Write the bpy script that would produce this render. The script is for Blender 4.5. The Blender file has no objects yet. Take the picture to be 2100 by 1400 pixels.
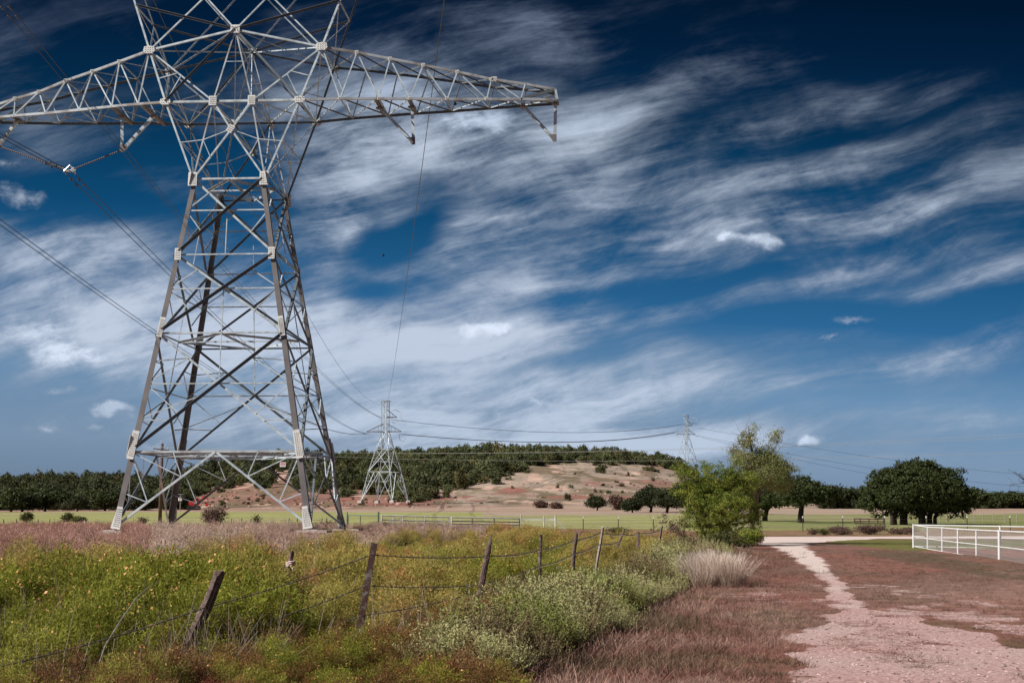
import bpy, bmesh, math, random
import numpy as np
from mathutils import Vector, Matrix, Euler

C = bpy.context.scene
COL = C.collection
R = math.radians
random.seed(7)
rng = np.random.default_rng(7)

# ------------------------------------------------------------------ camera
FPX, TILT, ROLL, CAMZ = 3127.4, .1152, -.0025, 1.65
cam_d = bpy.data.cameras.new('camera')
cam = bpy.data.objects.new('camera', cam_d)
COL.objects.link(cam)
cam_d.sensor_width = 36
cam_d.lens = FPX / 2100 * 36
cam_d.clip_start = .2
cam_d.clip_end = 9000
cam.matrix_world = Matrix.Translation((0, 0, CAMZ)) @ Euler((math.pi / 2 + TILT, 0, 0)).to_matrix().to_4x4() @ Matrix.Rotation(ROLL, 4, 'Z')
C.camera = cam


def ray(px, py):
    """direction (x, y, z) in the world of a point of the photo, scaled so that y = 1"""
    X, Y = (px - 1050) / FPX, (py - 700) / FPX
    cr, sr = math.cos(ROLL), math.sin(ROLL)
    x, v = cr * X + sr * Y, -sr * X + cr * Y
    c, s = math.cos(TILT), math.sin(TILT)
    y, z = c + s * v, s - c * v
    return Vector((x / y, 1, z / y))


def at(px, py, Y):
    return Vector((0, 0, CAMZ)) + ray(px, py) * Y


def gnd(px, py, z=0):
    r = ray(px, py)
    Y = (z - CAMZ) / r.z
    return r.x * Y, Y


# ------------------------------------------------------------------ light
SUN_DIR = Vector((-.78, -.36, .74)).normalized()   # towards the sun
sun_d = bpy.data.lights.new('sun', 'SUN')
sun_d.energy = 5.0
sun_d.angle = R(.5)
sun_d.color = (1, .965, .92)
sun = bpy.data.objects.new('sun', sun_d)
sun.rotation_euler = SUN_DIR.to_track_quat('Z', 'Y').to_euler()
sun.location = (0, 0, 60)
COL.objects.link(sun)

C.view_settings.view_transform = 'Standard'
C.view_settings.look = 'None'
C.view_settings.exposure = 0.12
C.view_settings.gamma = 1
C.view_settings.use_curve_mapping = False
C.cycles.max_bounces = 5
C.cycles.diffuse_bounces = 2
C.cycles.glossy_bounces = 2
C.cycles.transmission_bounces = 3
C.cycles.transparent_max_bounces = 4

# sky: procedural, laid out by compass direction (u = x/y, v = z/y)
world = bpy.data.worlds.new('World')
C.world = world
world.use_nodes = True
wn, wl = world.node_tree.nodes, world.node_tree.links
wn.clear()


def N(nodes, t, **kw):
    n = nodes.new(t)
    for k, v in kw.items():
        if k.startswith('i_'):
            n.inputs[int(k[2:]) if k[2:].isdigit() else k[2:]].default_value = v
        else:
            setattr(n, k, v)
    return n


def wmath(op, a, b=None, c=None, clamp=False):
    n = wn.new('ShaderNodeMath')
    n.operation = op
    n.use_clamp = clamp
    for i, v in enumerate((a, b, c)):
        if v is None:
            continue
        if isinstance(v, (int, float)):
            n.inputs[i].default_value = v
        else:
            wl.new(v, n.inputs[i])
    return n.outputs[0]


w_out = wn.new('ShaderNodeOutputWorld')
w_bg = wn.new('ShaderNodeBackground')
w_bg.inputs['Strength'].default_value = .1
wl.new(w_bg.outputs[0], w_out.inputs[0])
w_sky = wn.new('ShaderNodeTexSky')
w_sky.sky_type = 'NISHITA'
w_sky.sun_disc = False
w_sky.sun_elevation = math.asin(SUN_DIR.z)
w_sky.sun_rotation = math.atan2(SUN_DIR.x, SUN_DIR.y)
w_sky.air_density = 1.0
w_sky.dust_density = .3
w_tc = wn.new('ShaderNodeTexCoord')
w_sep = wn.new('ShaderNodeSeparateXYZ')
wl.new(w_tc.outputs['Generated'], w_sep.inputs[0])
w_y = wmath('MAXIMUM', wmath('ABSOLUTE', w_sep.outputs[1]), .04)
w_u = wmath('DIVIDE', w_sep.outputs[0], w_y)
w_v = wmath('DIVIDE', w_sep.outputs[2], w_y)
w_comb = wn.new('ShaderNodeCombineXYZ')
wl.new(w_u, w_comb.inputs[0])
wl.new(w_v, w_comb.inputs[1])
w_q = wn.new('ShaderNodeVectorMath')
w_q.operation = 'SCALE'
w_q.inputs['Scale'].default_value = FPX / 1000      # 1 unit = 1000 photo pixels' worth of sky
wl.new(w_comb.outputs[0], w_q.inputs[0])
Q = w_q.outputs[0]


def wnoise(vec, scale, rot, sx, sy, detail=7, rough=.55, dist=0.0, off=(0, 0, 0)):
    m = wn.new('ShaderNodeMapping')
    m.vector_type = 'TEXTURE'
    m.inputs['Location'].default_value = off
    m.inputs['Rotation'].default_value = (0, 0, R(rot))
    m.inputs['Scale'].default_value = (sx, sy, 1)
    wl.new(vec, m.inputs[0])
    n = wn.new('ShaderNodeTexNoise')
    n.inputs['Scale'].default_value = scale
    n.inputs['Detail'].default_value = detail
    n.inputs['Roughness'].default_value = rough
    n.inputs['Distortion'].default_value = dist
    wl.new(m.outputs[0], n.inputs['Vector'])
    return n


# gentle warp so that no blob keeps a clean outline
n_w = wnoise(Q, 2.4, 0, 1, 1, 2.5, .45)
w_ws = wn.new('ShaderNodeVectorMath'); w_ws.operation = 'SUBTRACT'
wl.new(n_w.outputs['Color'], w_ws.inputs[0]); w_ws.inputs[1].default_value = (.5, .5, .5)
w_wm = wn.new('ShaderNodeVectorMath'); w_wm.operation = 'MULTIPLY'
wl.new(w_ws.outputs[0], w_wm.inputs[0]); w_wm.inputs[1].default_value = (.17, .12, 0)
w_wa = wn.new('ShaderNodeVectorMath'); w_wa.operation = 'ADD'
wl.new(Q, w_wa.inputs[0]); wl.new(w_wm.outputs[0], w_wa.inputs[1])
QW = w_wa.outputs[0]

g_blob = bpy.data.node_groups.new('cloud_patch', 'ShaderNodeTree')
g_blob.interface.new_socket('Vector', in_out='INPUT', socket_type='NodeSocketVector')
for nm in ('Location', 'Rotation', 'Scale'):
    g_blob.interface.new_socket(nm, in_out='INPUT', socket_type='NodeSocketVector')
g_blob.interface.new_socket('Amount', in_out='INPUT', socket_type='NodeSocketFloat')
g_blob.interface.new_socket('Sum', in_out='INPUT', socket_type='NodeSocketFloat')
g_blob.interface.new_socket('Sum', in_out='OUTPUT', socket_type='NodeSocketFloat')
gi, go = g_blob.nodes.new('NodeGroupInput'), g_blob.nodes.new('NodeGroupOutput')
gm = g_blob.nodes.new('ShaderNodeMapping'); gm.vector_type = 'TEXTURE'
gd = g_blob.nodes.new('ShaderNodeVectorMath'); gd.operation = 'DOT_PRODUCT'
g1 = g_blob.nodes.new('ShaderNodeMath'); g1.operation = 'SUBTRACT'; g1.use_clamp = True; g1.inputs[0].default_value = 1
g2 = g_blob.nodes.new('ShaderNodeMath'); g2.operation = 'MULTIPLY'
g3 = g_blob.nodes.new('ShaderNodeMath'); g3.operation = 'MULTIPLY_ADD'
L = g_blob.links.new
L(gi.outputs['Vector'], gm.inputs['Vector']); L(gi.outputs['Location'], gm.inputs['Location'])
L(gi.outputs['Rotation'], gm.inputs['Rotation']); L(gi.outputs['Scale'], gm.inputs['Scale'])
L(gm.outputs[0], gd.inputs[0]); L(gm.outputs[0], gd.inputs[1])
L(gd.outputs['Value'], g1.inputs[1]); L(g1.outputs[0], g2.inputs[0]); L(g1.outputs[0], g2.inputs[1])
L(g2.outputs[0], g3.inputs[0]); L(gi.outputs['Amount'], g3.inputs[1]); L(gi.outputs['Sum'], g3.inputs[2])
L(g3.outputs[0], go.inputs[0])


def blobs(vec, lst):
    """sum of soft cloud patches"""
    s = 0.0
    for (px, py, rx, ry, ang, amt) in lst:
        r_ = ray(px, py)
        g = wn.new('ShaderNodeTexGradient'); g.gradient_type = 'SPHERICAL'
        tm = g.texture_mapping; tm.vector_type = 'TEXTURE'
        tm.translation = (r_.x * FPX / 1000, r_.z * FPX / 1000, 0)
        tm.rotation = (0, 0, R(ang))
        tm.scale = (rx / 1000, ry / 1000, 1)
        wl.new(vec, g.inputs[0])
        s = wmath('MULTIPLY_ADD', g.outputs['Fac'], amt, s)
    return s


VEIL = [  # px, py, rx, ry, angle, amount
    # left of and behind the pylon
    (120, 600, 520, 190, -8, .62), (60, 510, 330, 80, -10, .30), (330, 560, 280, 120, -20, .36), (250, 700, 420, 130, 0, .42),
    (420, 720, 380, 170, 0, .46), (640, 760, 360, 180, 0, .50), (420, 420, 260, 90, -20, .22), (70, 190, 170, 130, -50, .30), (190, 310, 170, 60, 20, .22), (560, 660, 260, 120, 0, .3),
    # bright column right of the pylon
    (700, 330, 220, 190, -60, .66), (660, 450, 200, 150, 0, .46), (650, 570, 150, 110, 0, .36), (960, 250, 360, 110, 2, .66), (780, 210, 280, 160, -20, .40), (850, 330, 200, 90, 10, .40),
    (560, 170, 260, 160, 30, .26), (1000, 110, 360, 130, 10, .34), (720, 40, 280, 90, 10, .28), (1120, 60, 300, 90, -10, .26),
    # fan of streaks to the upper right
    (1300, 200, 460, 80, 22, .42), (1580, 130, 400, 60, 14, .34), (1480, 270, 460, 60, 17, .40), (1130, 340, 340, 90, 24, .50), (1750, 210, 300, 50, 25, .20),
    (1000, 440, 320, 90, 12, .34), (1240, 400, 460, 70, 16, .52), (1640, 350, 520, 60, 12, .48), (1100, 505, 400, 60, 9, .52), (990, 590, 340, 75, 2, .50), (1370, 490, 420, 55, 13, .52),
    (1640, 460, 400, 70, 5, .50), (1950, 420, 420, 110, 24, .54), (1250, 570, 420, 40, 8, .42), (1250, 655, 600, 45, 9, .52), (1750, 560, 440, 45, 12, .44), (2050, 560, 300, 50, 18, .42), (1900, 200, 300, 50, 30, .18),
    # middle and low bands
    (1000, 690, 420, 75, 4, .50), (800, 690, 280, 90, 0, .42), (1050, 790, 660, 110, 4, .72), (850, 880, 760, 90, 0, .74), (1150, 890, 700, 70, 2, .52), (420, 880, 420, 60, 0, .35), (1000, 930, 900, 40, 1, .35), (1350, 795, 360, 38, 12, .50), (1380, 900, 460, 45, 3, .52),
    (1720, 775, 460, 40, 9, .52), (1950, 720, 400, 45, 11, .48), (1980, 850, 420, 50, 5, .34), (1700, 950, 600, 36, 3, .30), (1560, 700, 340, 32, 8, .30), (1200, 930, 700, 50, 2, .5), (150, 860, 400, 60, 0, .14),
    (1500, 430, 800, 230, 14, .16), (1450, 850, 900, 120, 4, .22), (1900, 640, 500, 160, 12, .12),
    # clear blue openings
    (800, 500, 120, 60, 10, -.50), (870, 450, 120, 40, 25, -.42), (750, 470, 50, 60, 0, -.30), (1060, 400, 150, 34, 6, -.46), (760, 605, 110, 34, 0, -.50), (1430, 610, 380, 34, 12, -.46),
    (1780, 650, 460, 44, 7, -.46), (1130, 575, 130, 22, 8, -.30), (430, 60, 180, 140, 0, -.36), (260, 420, 250, 60, -10, -.30), (40, 440, 240, 60, 0, -.30), (1700, 280, 340, 30, 14, -.25),
    (940, 836, 420, 14, 1, -.18), (1200, 738, 320, 20, 7, -.26), (1950, 60, 560, 140, 0, -.34), (1500, 838, 360, 16, 5, -.26), (60, 880, 420, 60, 0, -.2), (1850, 480, 260, 24, 16, -.22), (1350, 330, 300, 24, 18, -.22),
]
PUFF = [
    (40, 402, 75, 34, -14, .9), (60, 690, 150, 70, -12, .62), (170, 735, 130, 42, -6, .72), (232, 838, 62, 24, 2, .95), (92, 880, 70, 20, 0, .75),
    (190, 876, 34, 12, 0, .5), (985, 248, 130, 44, 0, .85), (965, 682, 66, 26, 4, .75), (1025, 670, 44, 18, 0, .6), (1562, 497, 60, 32, -6, .95), (1490, 482, 40, 20, 0, .6),
    (1655, 905, 42, 18, 0, 1.15), (1752, 655, 80, 13, 2, .6), (1700, 688, 40, 12, 20, .5), (325, 915, 60, 24, 0, .62), (590, 890, 50, 20, 0, .55), (20, 335, 60, 22, 0, .6),
    (880, 940, 60, 12, 0, .6), (1900, 945, 34, 8, 0, .6), (740, 460, 60, 70, -40, .4), (1110, 828, 50, 10, 0, .4), (1020, 850, 45, 12, 0, .4), (120, 800, 60, 14, 0, .5),
]
veil = blobs(QW, VEIL)
n_s1 = wnoise(Q, 2.3, 17, 2.0, .60, 12, .66, .5)                      # long wind-drawn streaks
n_s2 = wnoise(QW, 7.0, 24, 1.9, .60, 12, .68, .4, (3, 1, 0))
n_s3 = wnoise(QW, 3.2, -30, 1.3, .8, 8, .60, .4, (7, 4, 0))
sA = wmath('SUBTRACT', n_s1.outputs[0], .5)
sB = wmath('SUBTRACT', n_s2.outputs[0], .5)
sC = wmath('SUBTRACT', n_s3.outputs[0], .5)
n_s4 = wnoise(QW, 5.0, 12, 3.6, .36, 12, .68, .2, (5, 2, 0))
sD = wmath('SUBTRACT', n_s4.outputs[0], .5)
tex = wmath('MULTIPLY_ADD', sD, 2.0, wmath('MULTIPLY_ADD', sA, 2.4, wmath('MULTIPLY_ADD', sB, 1.2, wmath('MULTIPLY', sC, 1.7))))
amp = wmath('MULTIPLY_ADD', veil, .75, .34, clamp=True)
dens = wmath('MULTIPLY_ADD', tex, amp, wmath('MULTIPLY_ADD', veil, .86, .06))
w_q2 = wn.new('ShaderNodeVectorMath'); w_q2.operation = 'MULTIPLY_ADD'
n_q2 = wnoise(Q, 22, 0, 1, 1, 4, .6)
w_s2 = wn.new('ShaderNodeVectorMath'); w_s2.operation = 'SUBTRACT'; w_s2.inputs[1].default_value = (.5, .5, .5)
wl.new(n_q2.outputs['Color'], w_s2.inputs[0]); wl.new(w_s2.outputs[0], w_q2.inputs[0]); w_q2.inputs[1].default_value = (.07, .04, 0); wl.new(Q, w_q2.inputs[2])
puff0 = blobs(w_q2.outputs[0], PUFF)
n_p = wnoise(Q, 13, 5, 1.6, .9, 9, .66, .3, (1, 8, 0))
pm = wn.new('ShaderNodeMapRange'); pm.interpolation_type = 'SMOOTHSTEP'
pm.inputs['From Min'].default_value = .12; pm.inputs['From Max'].default_value = 1.05
wl.new(wmath('MULTIPLY_ADD', wmath('SUBTRACT', n_p.outputs[0], .5), wmath('MINIMUM', wmath('MULTIPLY', puff0, 6.0), 2.3), wmath('MULTIPLY', puff0, 1.1)), pm.inputs['Value'])
pf = wmath('MULTIPLY', pm.outputs[0], .62)
dsum = wn.new('ShaderNodeMapRange')
dsum.interpolation_type = 'SMOOTHSTEP'
dsum.inputs['From Min'].default_value = .0
dsum.inputs['From Max'].default_value = 1.15
wl.new(wmath('MAXIMUM', dens, 0), dsum.inputs['Value'])
cov = wmath('ADD', wmath('MULTIPLY', dsum.outputs[0], .88), pf, clamp=True)

# clear-sky colour: physical sky, deepened with height as a polarised sky is
ramp = wn.new('ShaderNodeValToRGB')
wl.new(wmath('MULTIPLY', wmath('MULTIPLY_ADD', w_u, .05, w_v), 2.5), ramp.inputs[0])
cr_ = ramp.color_ramp
STOPS = [(0.0, (.125, .180, .265)), (.10, (.165, .245, .355)), (.22, (.120, .235, .385)), (.34, (.022, .120, .275)),
         (.50, (.004, .064, .165)), (.66, (.0015, .030, .082)), (.80, (.0008, .014, .047)), (.90, (.0004, .009, .030))]
cr_.elements[0].position, cr_.elements[1].position = STOPS[0][0], STOPS[-1][0]
cr_.elements[0].color, cr_.elements[1].color = (*STOPS[0][1], 1), (*STOPS[-1][1], 1)
for p_, c_ in STOPS[1:-1]:
    e = cr_.elements.new(p_)
    e.color = (*c_, 1)
lum = wn.new('ShaderNodeRGBToBW')
wl.new(w_sky.outputs[0], lum.inputs[0])
# brightness of the physical sky, softened, drives both clear sky and cloud
lumn = wmath('POWER', wmath('MULTIPLY', lum.outputs[0], .22), .25)
clear = wn.new('ShaderNodeVectorMath'); clear.operation = 'SCALE'
wl.new(ramp.outputs[0], clear.inputs[0])
wl.new(wmath('MULTIPLY', lumn, 10.0), clear.inputs['Scale'])
ccol = wn.new('ShaderNodeValToRGB')
wl.new(wmath('MULTIPLY', w_v, 2.5), ccol.inputs[0])
ce = ccol.color_ramp.elements
ce[0].position, ce[0].color = 0.0, (.40, .49, .62, 1)
ce[1].position, ce[1].color = .90, (.20, .27, .42, 1)
e = ccol.color_ramp.elements.new(.30); e.color = (.485, .545, .655, 1)
e = ccol.color_ramp.elements.new(.62); e.color = (.47, .545, .66, 1)
cb = wn.new('ShaderNodeVectorMath'); cb.operation = 'SCALE'
wl.new(ccol.outputs[0], cb.inputs[0])
wl.new(wmath('MULTIPLY_ADD', pf, 6.5, wmath('MULTIPLY_ADD', dsum.outputs[0], 4.2, 6.9)), cb.inputs['Scale'])
mixc = wn.new('ShaderNodeMix'); mixc.data_type = 'RGBA'
wl.new(cov, mixc.inputs['Factor'])
wl.new(clear.outputs[0], mixc.inputs['A'])
wl.new(cb.outputs[0], mixc.inputs['B'])
wl.new(mixc.outputs['Result'], w_bg.inputs['Color'])

# ------------------------------------------------------------------ helpers


def tag(o, label=None, cat=None, group=None, kind=None):
    if label: o['label'] = label
    if cat: o['category'] = cat
    if group: o['group'] = group
    if kind: o['kind'] = kind
    return o


def empty(name, loc=(0, 0, 0), rz=0.0):
    o = bpy.data.objects.new(name, None)
    o.empty_display_size = .3
    o.location = loc
    o.rotation_euler = (0, 0, rz)
    COL.objects.link(o)
    return o


def copy_tree(o, parent=None):
    c = o.copy()
    COL.objects.link(c)
    if parent is not None:
        c.parent = parent
    for ch in [x for x in o.children]:
        copy_tree(ch, c)
    return c


class MB:
    """collects faces, builds ONE mesh object"""

    def __init__(self):
        self.v, self.f, self.m = [], [], []

    def add(self, vs, fs, mi=0):
        b = len(self.v)
        self.v.extend([tuple(p) for p in vs])
        self.f.extend([tuple(i + b for i in f) for f in fs])
        self.m.extend([mi] * len(fs))

    def prism(self, ring0, ring1, mi=0):
        n = len(ring0)
        fs = [(i, (i + 1) % n, n + (i + 1) % n, n + i) for i in range(n)]
        fs += [tuple(reversed(range(n))), tuple(range(n, 2 * n))]
        self.add(list(ring0) + list(ring1), fs, mi)

    def angle(self, a, b, w, n, t=None, out=False, mi=0, top=False):
        """steel angle (L profile) from a to b, one flange flat in the plane whose outward normal is n"""
        a, b, n = Vector(a), Vector(b), Vector(n)
        d = (b - a).normalized()
        e1 = d.cross(n)
        if e1.length < 1e-4:
            e1 = d.orthogonal()
        e1.normalize()
        e2 = e1.cross(d).normalized()
        if e2.dot(n) > 0:
            e2 = -e2
        if e1.z < 0: e1 = -e1          # e1 points up: heel can be put on the upper or lower edge
        if out:
            e2 = -e2
            a = a + e1 * w * .5; b = b + e1 * w * .5; e1 = -e1
        elif top:
            a = a + e1 * w * .5; b = b + e1 * w * .5; e1 = -e1
        else:
            a = a - e1 * w * .5; b = b - e1 * w * .5
        t = t or max(.012, w * .1)
        prof = [(0, 0), (w, 0), (w, t), (t, t), (t, w), (0, w)]
        r0 = [a + e1 * p + e2 * q for p, q in prof]
        r1 = [b + e1 * p + e2 * q for p, q in prof]
        self.prism(r0, r1, mi)

    def box(self, c, s, rot=None, mi=0):
        c = Vector(c)
        pts = []
        for z in (-.5, .5):
            for x, y in ((-.5, -.5), (.5, -.5), (.5, .5), (-.5, .5)):
                p = Vector((x * s[0], y * s[1], z * s[2]))
                if rot is not None: p = rot @ p
                pts.append(c + p)
        self.add(pts, [(3, 2, 1, 0), (4, 5, 6, 7), (0, 1, 5, 4), (1, 2, 6, 5), (2, 3, 7, 6), (3, 0, 4, 7)], mi)

    def tube(self, pts, rad, n=6, mi=0):
        pts = [Vector(p) for p in pts]
        if isinstance(rad, (int, float)): rad = [rad] * len(pts)
        rings = []
        prev = None
        for i, p in enumerate(pts):
            d = (pts[min(i + 1, len(pts) - 1)] - pts[max(i - 1, 0)])
            if d.length < 1e-9: d = Vector((0, 0, 1))
            d.normalize()
            if prev is None:
                e = d.orthogonal().normalized()
            else:
                e = (prev - d * prev.dot(d))
                e = e.normalized() if e.length > 1e-6 else d.orthogonal().normalized()
            prev = e
            f = d.cross(e)
            rings.append([p + (e * math.cos(2 * math.pi * k / n) + f * math.sin(2 * math.pi * k / n)) * rad[i] for k in range(n)])
        vs = [q for r_ in rings for q in r_]
        fs = []
        for i in range(len(rings) - 1):
            for k in range(n):
                fs.append((i * n + k, i * n + (k + 1) % n, (i + 1) * n + (k + 1) % n, (i + 1) * n + k))
        fs.append(tuple(reversed(range(n))))
        fs.append(tuple(range((len(rings) - 1) * n, len(rings) * n)))
        self.add(vs, fs, mi)

    def build(self, name, mats, parent=None, smooth=False, loc=None):
        me = bpy.data.meshes.new(name)
        me.from_pydata(self.v, [], self.f)
        if not isinstance(mats, (list, tuple)): mats = [mats]
        for m in mats: me.materials.append(m)
        if len(mats) > 1:
            me.polygons.foreach_set('material_index', self.m)
        if smooth:
            me.polygons.foreach_set('use_smooth', [True] * len(me.polygons))
        me.update()
        o = bpy.data.objects.new(name, me)
        if loc is not None: o.location = loc
        COL.objects.link(o)
        if parent is not None: o.parent = parent
        return o


def np_mesh(name, verts, tris_or_quads, k, mats, midx=None):
    """fast mesh from numpy: verts (n,3), faces (m,k)"""
    me = bpy.data.meshes.new(name)
    nv, nf = len(verts), len(tris_or_quads)
    me.vertices.add(nv)
    me.vertices.foreach_set('co', np.ascontiguousarray(verts, dtype=np.float32).ravel())
    me.loops.add(nf * k)
    me.loops.foreach_set('vertex_index', np.ascontiguousarray(tris_or_quads, dtype=np.int32).ravel())
    me.polygons.add(nf)
    me.polygons.foreach_set('loop_start', np.arange(nf, dtype=np.int32) * k)
    for m in mats: me.materials.append(m)
    if midx is not None:
        me.polygons.foreach_set('material_index', np.ascontiguousarray(midx, dtype=np.int32))
    me.update(calc_edges=True)
    return me


def smoothstep(a, b, x):
    t = np.clip((x - a) / (b - a), 0, 1)
    return t * t * (3 - 2 * t)


def vnoise(x, y, seed=0):
    xi, yi = np.floor(x).astype(np.int64), np.floor(y).astype(np.int64)
    xf, yf = x - xi, y - yi
    xf, yf = xf * xf * (3 - 2 * xf), yf * yf * (3 - 2 * yf)

    def h(a, b):
        n = (a * 374761393 + b * 668265263 + seed * 974634777) & 0x7fffffff
        n = ((n ^ (n >> 13)) * 1274126177) & 0x7fffffff
        n = (n ^ (n >> 16)) & 0xffff
        return n / 65535.0
    return (h(xi, yi) * (1 - xf) + h(xi + 1, yi) * xf) * (1 - yf) + (h(xi, yi + 1) * (1 - xf) + h(xi + 1, yi + 1) * xf) * yf


def fbm(x, y, seed=0, oc=4):
    x, y = np.asarray(x, float), np.asarray(y, float)
    s, a, t = 0, 1, 0
    for i in range(oc):
        s = s + a * vnoise(x * 2 ** i + 17 * i, y * 2 ** i + 31 * i, seed + i)
        t += a
        a *= .5
    return s / t


# ------------------------------------------------------------------ materials


def mat(name, col, rough=.7, metal=0.0, noise=None, spec=.5, trans=0.0, tint_inst=False, bump=None, vary=0.0):
    """noise = (scale, colour2, lo, hi); coordinates are object/world bound"""
    m = bpy.data.materials.new(name)
    m.use_nodes = True
    nt = m.node_tree
    n, l = nt.nodes, nt.links
    bs = n['Principled BSDF']
    out = n['Material Output']
    bs.inputs['Roughness'].default_value = rough
    bs.inputs['Metallic'].default_value = metal
    bs.inputs['Specular IOR Level'].default_value = spec
    cur = None
    rgb = n.new('ShaderNodeRGB'); rgb.outputs[0].default_value = (*col, 1)
    cur = rgb.outputs[0]
    geo = n.new('ShaderNodeNewGeometry')
    if noise:
        tx = n.new('ShaderNodeTexNoise')
        tx.inputs['Scale'].default_value = noise[0]
        tx.inputs['Detail'].default_value = 6
        tx.inputs['Roughness'].default_value = .6
        l.new(geo.outputs['Position'], tx.inputs['Vector'])
        mr = n.new('ShaderNodeMapRange')
        mr.inputs['From Min'].default_value = noise[2]; mr.inputs['From Max'].default_value = noise[3]
        l.new(tx.outputs[0], mr.inputs['Value'])
        mx = n.new('ShaderNodeMix'); mx.data_type = 'RGBA'
        l.new(mr.outputs[0], mx.inputs['Factor'])
        l.new(cur, mx.inputs['A']); mx.inputs['B'].default_value = (*noise[1], 1)
        cur = mx.outputs['Result']
    if tint_inst:
        at_ = n.new('ShaderNodeAttribute'); at_.attribute_type = 'INSTANCER'; at_.attribute_name = 'tint'
        mx = n.new('ShaderNodeMix'); mx.data_type = 'RGBA'; mx.blend_type = 'MULTIPLY'
        mx.inputs['Factor'].default_value = 1
        l.new(cur, mx.inputs['A']); l.new(at_.outputs['Color'], mx.inputs['B'])
        cur = mx.outputs['Result']
    if vary:
        tx = n.new('ShaderNodeTexWhiteNoise'); tx.noise_dimensions = '3D'
        sn = n.new('ShaderNodeVectorMath'); sn.operation = 'SNAP'
        l.new(geo.outputs['Position'], sn.inputs[0]); sn.inputs[1].default_value = (.05, .05, .05)
        l.new(sn.outputs[0], tx.inputs['Vector'])
        hv = n.new('ShaderNodeHueSaturation')
        mr = n.new('ShaderNodeMapRange')
        mr.inputs['To Min'].default_value = 1 - vary; mr.inputs['To Max'].default_value = 1 + vary
        l.new(tx.outputs['Value'], mr.inputs['Value']); l.new(mr.outputs[0], hv.inputs['Value'])
        l.new(cur, hv.inputs['Color'])
        cur = hv.outputs[0]
    l.new(cur, bs.inputs['Base Color'])
    if bump:
        bt = n.new('ShaderNodeTexNoise'); bt.inputs['Scale'].default_value = bump[0]; bt.inputs['Detail'].default_value = 8
        l.new(geo.outputs['Position'], bt.inputs['Vector'])
        bp = n.new('ShaderNodeBump'); bp.inputs['Strength'].default_value = bump[1]; bp.inputs['Distance'].default_value = bump[2]
        l.new(bt.outputs[0], bp.inputs['Height']); l.new(bp.outputs[0], bs.inputs['Normal'])
    if trans:
        tr = n.new('ShaderNodeBsdfTranslucent')
        l.new(cur, tr.inputs['Color'])
        ms = n.new('ShaderNodeMixShader'); ms.inputs[0].default_value = trans
        l.new(bs.outputs[0], ms.inputs[1]); l.new(tr.outputs[0], ms.inputs[2])
        l.new(ms.outputs[0], out.inputs['Surface'])
    return m


M = {}
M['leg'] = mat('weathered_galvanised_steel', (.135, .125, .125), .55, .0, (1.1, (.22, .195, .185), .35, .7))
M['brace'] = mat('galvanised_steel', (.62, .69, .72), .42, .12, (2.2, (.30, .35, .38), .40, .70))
M['brace_shaded'] = mat('shaded_galvanised_steel', (.16, .18, .19), .5, .12, (2.2, (.10, .115, .125), .38, .74))  # darker steel copy: shade on rear members and diagonals put into the colour
M['chord'] = mat('galvanised_chord', (.54, .58, .60), .45, .2, (.8, (.28, .25, .23), .45, .62))
M['plate'] = mat('bright_galvanised_plate', (.80, .79, .75), .45, .0, (3, (.66, .65, .62), .4, .7))
M['bolt'] = mat('dark_bolt', (.10, .10, .10), .5, .5)
M['concrete'] = mat('concrete', (.62, .52, .48), .85, 0, (5, (.45, .38, .35), .35, .7), bump=(20, .4, .02))
M['wire'] = mat('aluminium_conductor', (.09, .09, .10), .5, .3)
M['wire_lit'] = mat('weathered_bare_wire', (.36, .35, .32), .5, .3)
M['poly'] = mat('brown_polymer', (.13, .085, .075), .45)
M['hard'] = mat('clamp_steel', (.75, .76, .76), .35, .4)
M['wood'] = mat('weathered_post_wood', (.14, .085, .075), .9, 0, (14, (.28, .20, .18), .42, .68), bump=(30, .8, .02))
M['wood_pale'] = mat('pale_post_wood', (.42, .36, .33), .9, 0, (14, (.24, .17, .15), .42, .68), bump=(30, .8, .02))
M['rust'] = mat('rusted_steel_post', (.115, .055, .045), .5, .3, (9, (.34, .30, .28), .50, .66))
M['pole'] = mat('creosote_pole_wood', (.10, .05, .04), .9, 0, (6, (.15, .09, .075), .4, .7))
M['barb'] = mat('barbed_wire_steel', (.20, .16, .13), .55, .4, (9, (.45, .42, .36), .5, .7))
M['white'] = mat('white_fence_paint', (.80, .79, .78), .5, 0, (1.5, (.62, .58, .56), .5, .75))
M['mesh'] = mat('fence_mesh_wire', (.42, .40, .39), .5, .3)
M['gate'] = mat('galvanised_gate_pipe', (.78, .80, .77), .4, .05, (1.5, (.45, .50, .46), .4, .7))
M['gatepost'] = mat('green_grey_post', (.13, .19, .17), .6)
M['post_dark'] = mat('green_steel_post', (.06, .06, .05), .7)
M['sign_w'] = mat('sign_white', (.85, .82, .82), .5)
M['sign_r'] = mat('sign_red', (.62, .10, .10), .5)
M['red'] = mat('red_machine_paint', (.62, .03, .03), .45)
M['black'] = mat('black_rubber', (.02, .02, .02), .8)
M['ribbon'] = mat('faded_ribbon', (.75, .55, .55), .7)
M['oak'] = mat('live_oak_leaves', (.052, .068, .022), .6, 0, (.9, (.068, .082, .024), .42, .66), .25, .22, vary=.30)
M['oak2'] = mat('juniper_leaves', (.036, .046, .020), .65, 0, (.6, (.060, .068, .026), .42, .66), .2, .18, vary=.30)
M['forest'] = mat('hill_wood_leaves', (.15, .165, .070), .7, 0, (.05, (.095, .110, .048), .4, .62), .2, .2, tint_inst=True)
M['mesq'] = mat('mesquite_leaves', (.15, .20, .030), .6, 0, (1.5, (.38, .40, .075), .42, .66), .25, .35, vary=.35)
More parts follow.
